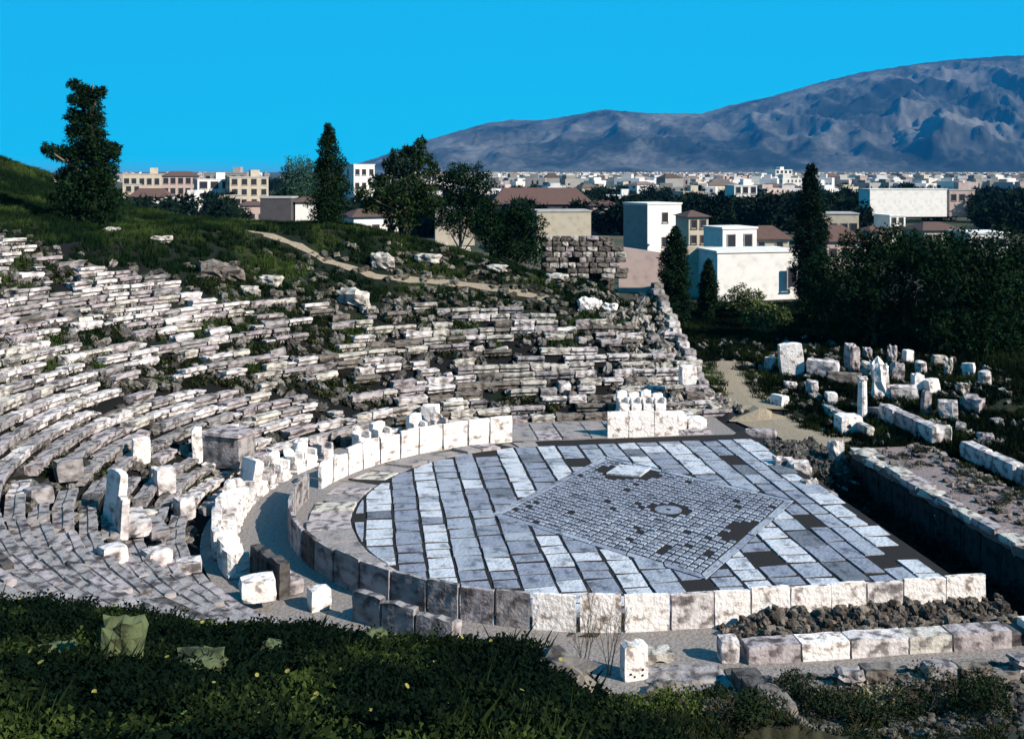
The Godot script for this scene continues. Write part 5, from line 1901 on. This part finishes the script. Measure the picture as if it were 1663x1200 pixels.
func build_town() -> void:
	var shapes := []
	for i in 8:
		shapes.append(far_house_mesh(500 + i))
	var paints := [["bright white", [0.58, 0.56, 0.53]], ["cream", [0.42, 0.38, 0.31]], ["pinkish", [0.36, 0.29, 0.27]], ["grey", [0.22, 0.21, 0.20]], ["dull white", [0.50, 0.49, 0.50]]]
	var mats := []
	for p in paints:
		var m: StandardMaterial3D = M.house.duplicate()
		m.albedo_color = lin(p[1][0], p[1][1], p[1][2])
		mats.append(m)
	var r := RandomNumberGenerator.new()
	r.seed = 99
	var placed := []
	var n := 0
	var tries := 0
	while n < 298 and tries < 9000:
		tries += 1
		var py := 289.0 + 44.0 * pow(r.randf(), 1.25)
		var px := r.randf_range(770, 1690) if r.randf() < 0.92 else r.randf_range(180, 470)
		if px < 500:
			py = r.randf_range(285, 300)
		if (px > 1375 and px < 1600 and py > 312) or (px > 1330 and py > 322) or (px > 1150 and px < 1330 and py > 330 and r.randf() < 0.5):
			continue
		var d := (EYE + 0.4) * F / (py - HY)
		d = minf(d, 2400.0)
		var p := at_d(px, py, d)
		p.y = ground(p.x, p.z)
		var ok := true
		for q in placed:
			if absf(q.x - px) < q.z and absf(q.y - py) < 2.2:
				ok = false
				break
		if not ok:
			continue
		var wide := r.randf_range(6.5, 13.5) * (1.0 if d < 900 else 1.3)
		var floors := r.randi_range(1, 3) if d > 500 else r.randi_range(1, 2)
		placed.append(Vector3(px, py, wide * F / d * 0.5))
		var k := r.randi() % 5
		var si := r.randi() % 8
		var o := part("far_house", shapes[si], mats[k], self, Transform3D(Basis(Vector3.UP, r.randf_range(-0.6, 0.6)).scaled_local(Vector3(wide, 3.2 * floors, r.randf_range(8.0, 12.0))), p))
		var where := "in the plain's near rows" if d < 600 else "in mid-plain" if d < 1200 else "far back"
		var over := "by the left cluster" if px < 500 else "beyond the bushy pines" if px < 850 else "over the long dark roof" if px < 960 else "over the small pink house" if px < 1015 else "over the white box house" if px < 1105 else "over the low white house" if px < 1230 else "left of the tallest cypress" if px < 1310 else "over the domed house" if px < 1405 else "over the long bright building" if px < 1545 else "by the picture's right edge"
		tag(o, "%s %s %s %s house %s, %s" % ["broad" if wide > 12.0 else "narrow" if wide < 8.5 else "small", ["one-storey", "two-storey", "three-storey"][floors - 1], paints[k][0], "tile-roofed" if (500 + si) % 4 == 0 else "flat-roofed", where, over], "house", "houses across the plain")
		n += 1
	print("far houses ", n, " tries ", tries)
	# past those: the rest of the town, too far to tell apart
	var ts := []
	var cs := []
	for i in 6500:
		var d := 560.0 * pow(7.4, r.randf())
		var x := r.randf_range(-0.12, 0.52) * d
		var wd := r.randf_range(8.0, 15.0)
		ts.append(Transform3D(Basis(Vector3.UP, r.randf_range(-0.7, 0.7)).scaled_local(Vector3(wd, r.randf_range(3.5, 9.0), 10.0)), Vector3(x, -0.5, -d)))
		var c: Array = paints[r.randi() % 5][1]
		cs.append(Color(c[0], c[1], c[2]))
	scatter("far_town", shapes[1], M.house, ts, cs)
	# dark trees among the houses
	var tm := begin()
	var rr := RandomNumberGenerator.new()
	rr.seed = 4
	for b in [[0.0, 0.62, 0.36], [0.22, 0.5, 0.28], [-0.24, 0.46, 0.28], [0.05, 0.34, 0.36], [-0.1, 0.75, 0.22]]:
		foliage(tm, Vector3(b[0], b[1], rr.randf_range(-0.15, 0.15)), Vector3.ONE * b[2], 110, 0.17, Color(0.6, 0.6, 0.6), Color(1, 1, 1), rr)
	var crown := tm.commit()
	ts = []
	cs = []
	for i in 1500:
		var py := 284.0 + 100.0 * pow(r.randf(), 1.9)
		var px := r.randf_range(560, 1720) if r.randf() < 0.9 else r.randf_range(150, 560)
		var d := minf((EYE + 0.4) * F / (py - HY), 3600.0)
		if d < 118.0 or (py < 330.0 and px > 560.0 and r.randf() < 0.75):
			continue
		var hidden := false
		for q in placed:
			if absf(q.x - px) < q.z * 0.8 and py > q.y and py < q.y + 3.0 and r.randf() < 0.75:
				hidden = true
		if hidden:
			continue
		if px > 1402 and px < 1590 and d < 262.0 and d > 180.0:
			continue
		var p := at_d(px, py, d)
		p.y = ground(p.x, p.z) - 0.3
		var s := r.randf_range(3.5, 8.0) * (1.0 if d < 700 else 1.3)
		ts.append(Transform3D(Basis(Vector3.UP, r.randf() * TAU).scaled_local(Vector3(s * r.randf_range(0.9, 1.5), s, s * 1.2)), p))
		var g := r.randf_range(0.6, 1.3)
		cs.append(Color(0.008 * g, 0.017 * g, 0.010 * g))
	scatter("far_woods", crown, M.needle, ts, cs)

# ---------------------------------------------------------------- weeds on the bank under the viewer
func weed(sd: int, leaves: int, high: float, spread: float, leaf_l: float, leaf_w: float) -> ArrayMesh:
	var r := RandomNumberGenerator.new()
	r.seed = sd
	var st := begin()
	for i in leaves:
		var a := r.randf() * TAU
		var y := high * r.randf_range(0.15, 1.0)
		var out := spread * r.randf_range(0.1, 1.0)
		var base := Vector3(cos(a) * out * 0.3, y * 0.6, sin(a) * out * 0.3)
		var dir := Vector3(cos(a), r.randf_range(-0.25, 0.7), sin(a)).normalized()
		var side := dir.cross(Vector3.UP).normalized().rotated(dir, r.randf_range(-0.7, 0.7))
		var L := leaf_l * r.randf_range(0.6, 1.3)
		var W := leaf_w * r.randf_range(0.6, 1.2)
		var p0 := base + dir * out * 0.3
		var p1 := p0 + dir * L * 0.5 + Vector3(0, 0.02, 0)
		var p2 := p0 + dir * L - Vector3(0, L * 0.25, 0)
		var g := r.randf_range(0.6, 1.25)
		st.set_color(Color(g, g, g * r.randf_range(0.8, 1.1)))
		tri(st, p0, p1 - side * W, p1 + side * W)
		tri(st, p1 - side * W, p2, p1 + side * W)
	return st.commit()

func build_weeds() -> void:
	var kinds := [weed(1, 24, 0.28, 0.22, 0.09, 0.028), weed(2, 18, 0.20, 0.22, 0.12, 0.04), weed(3, 30, 0.42, 0.16, 0.075, 0.018), grass_tuft(26, 0.32, 0.010, 5)]
	var r := RandomNumberGenerator.new()
	r.seed = 13
	var lists := [[], [], [], []]
	var cols := [[], [], [], []]
	var tries := 0
	var n := 0
	while n < 15000 and tries < 60000:
		tries += 1
		var z := -r.randf_range(6.4, 15.2)
		var x := r.randf_range(-0.56, 0.16) * -z
		if x > 0.7 + (12.9 + z) * 0.3 and r.randf() < 0.85:
			continue
		var patch := n2.get_noise_2d(x * 9.0, z * 9.0)
		var k := 0 if patch > 0.15 else 1 if patch > -0.1 else 2 if patch > -0.3 else 3
		if k == 3 and r.randf() < 0.85 or r.randf() < 0.2:
			k = r.randi() % 3
		var s := r.randf_range(0.55, 1.15)
		lists[k].append(Transform3D(Basis(Vector3.UP, r.randf() * TAU).scaled_local(Vector3.ONE * s), Vector3(x, ground(x, z) - 0.02, z)))
		var t := clampf(0.25 + n2.get_noise_2d(x * 6.0 + 70.0, z * 6.0) * 1.3 + r.randf_range(-0.25, 0.25), 0.0, 1.0)
		cols[k].append(Color(0.002, 0.006, 0.003).lerp(Color(0.034, 0.050, 0.012), t * t * t))
		n += 1
	for i in 1500:      # more of them on the broken ground towards the lower right
		var z := -r.randf_range(13.0, 23.5)
		var x := r.randf_range(0.06, 0.52) * -z
		if n2.get_noise_2d(x * 8.0, z * 8.0) < -0.1 or uv(x, z).y > -14.3:
			continue
		var k := r.randi() % 4
		lists[k].append(Transform3D(Basis(Vector3.UP, r.randf() * TAU).scaled_local(Vector3.ONE * r.randf_range(0.5, 1.0)), Vector3(x, ground(x, z) - 0.02, z)))
		cols[k].append(Color(0.005, 0.010, 0.004).lerp(Color(0.040, 0.042, 0.016), pow(r.randf(), 3.0)))
	for k in 4:
		scatter("grass" if k == 3 else "weed_leaves", kinds[k], M.leaf, lists[k], cols[k])
	# yellow flower heads
	var fl := begin()
	for i in 6:
		var a0 := TAU * i / 6.0
		var a1 := TAU * (i + 0.8) / 6.0
		tri(fl, Vector3(0, 0.004, 0), Vector3(cos(a0), 0.18, sin(a0)), Vector3(cos(a1), 0.18, sin(a1)))
	var fm: StandardMaterial3D = M.leaf.duplicate()
	fm.albedo_color = lin(0.22, 0.20, 0.05)
	fm.vertex_color_use_as_albedo = false
	var ts := []
	for i in 70:
		var z := -r.randf_range(7.0, 13.5)
		var x := r.randf_range(-0.54, 0.08) * -z
		var up := r.randf_range(0.18, 0.42)
		ts.append(Transform3D(Basis.from_euler(Vector3(r.randf_range(0.1, 0.9), r.randf() * TAU, 0)).scaled_local(Vector3.ONE * r.randf_range(0.014, 0.026)), Vector3(x, ground(x, z) + up, z)))
	scatter("yellow_flowers", fl.commit(), fm, ts, [])
	var big := [[200, 1100, 0.36, 0.40, "grey-green cracked boulder sticking out of the dark weeds"], [95, 1090, 0.34, 0.10, "low mossy stone left of the cracked boulder in the weeds"], [325, 1108, 0.44, 0.13, "flat mossy stone right of the cracked boulder in the weeds"], [440, 1076, 0.2, 0.08, "small mossy stone farther right among the weeds"], [610, 1056, 0.25, 0.10, "pale mossy stone at the weeds' far edge"]]
	for a in big:
		var p := hit(a[0], a[1], 4.0)
		big_stone("mossy_boulder", a[4], "boulder", p + Vector3(0, 0.02, 0), Vector3(a[2], a[3] + 0.12, a[2] * 0.8), r.randf() * 2.0, mossy(), V.rock[r.randi() % 2], Vector3.ZERO)

var moss: StandardMaterial3D
func mossy() -> StandardMaterial3D:
	if moss == null:
		moss = M.rubble.duplicate()
		moss.albedo_color = lin(0.075, 0.095, 0.045)
	return moss
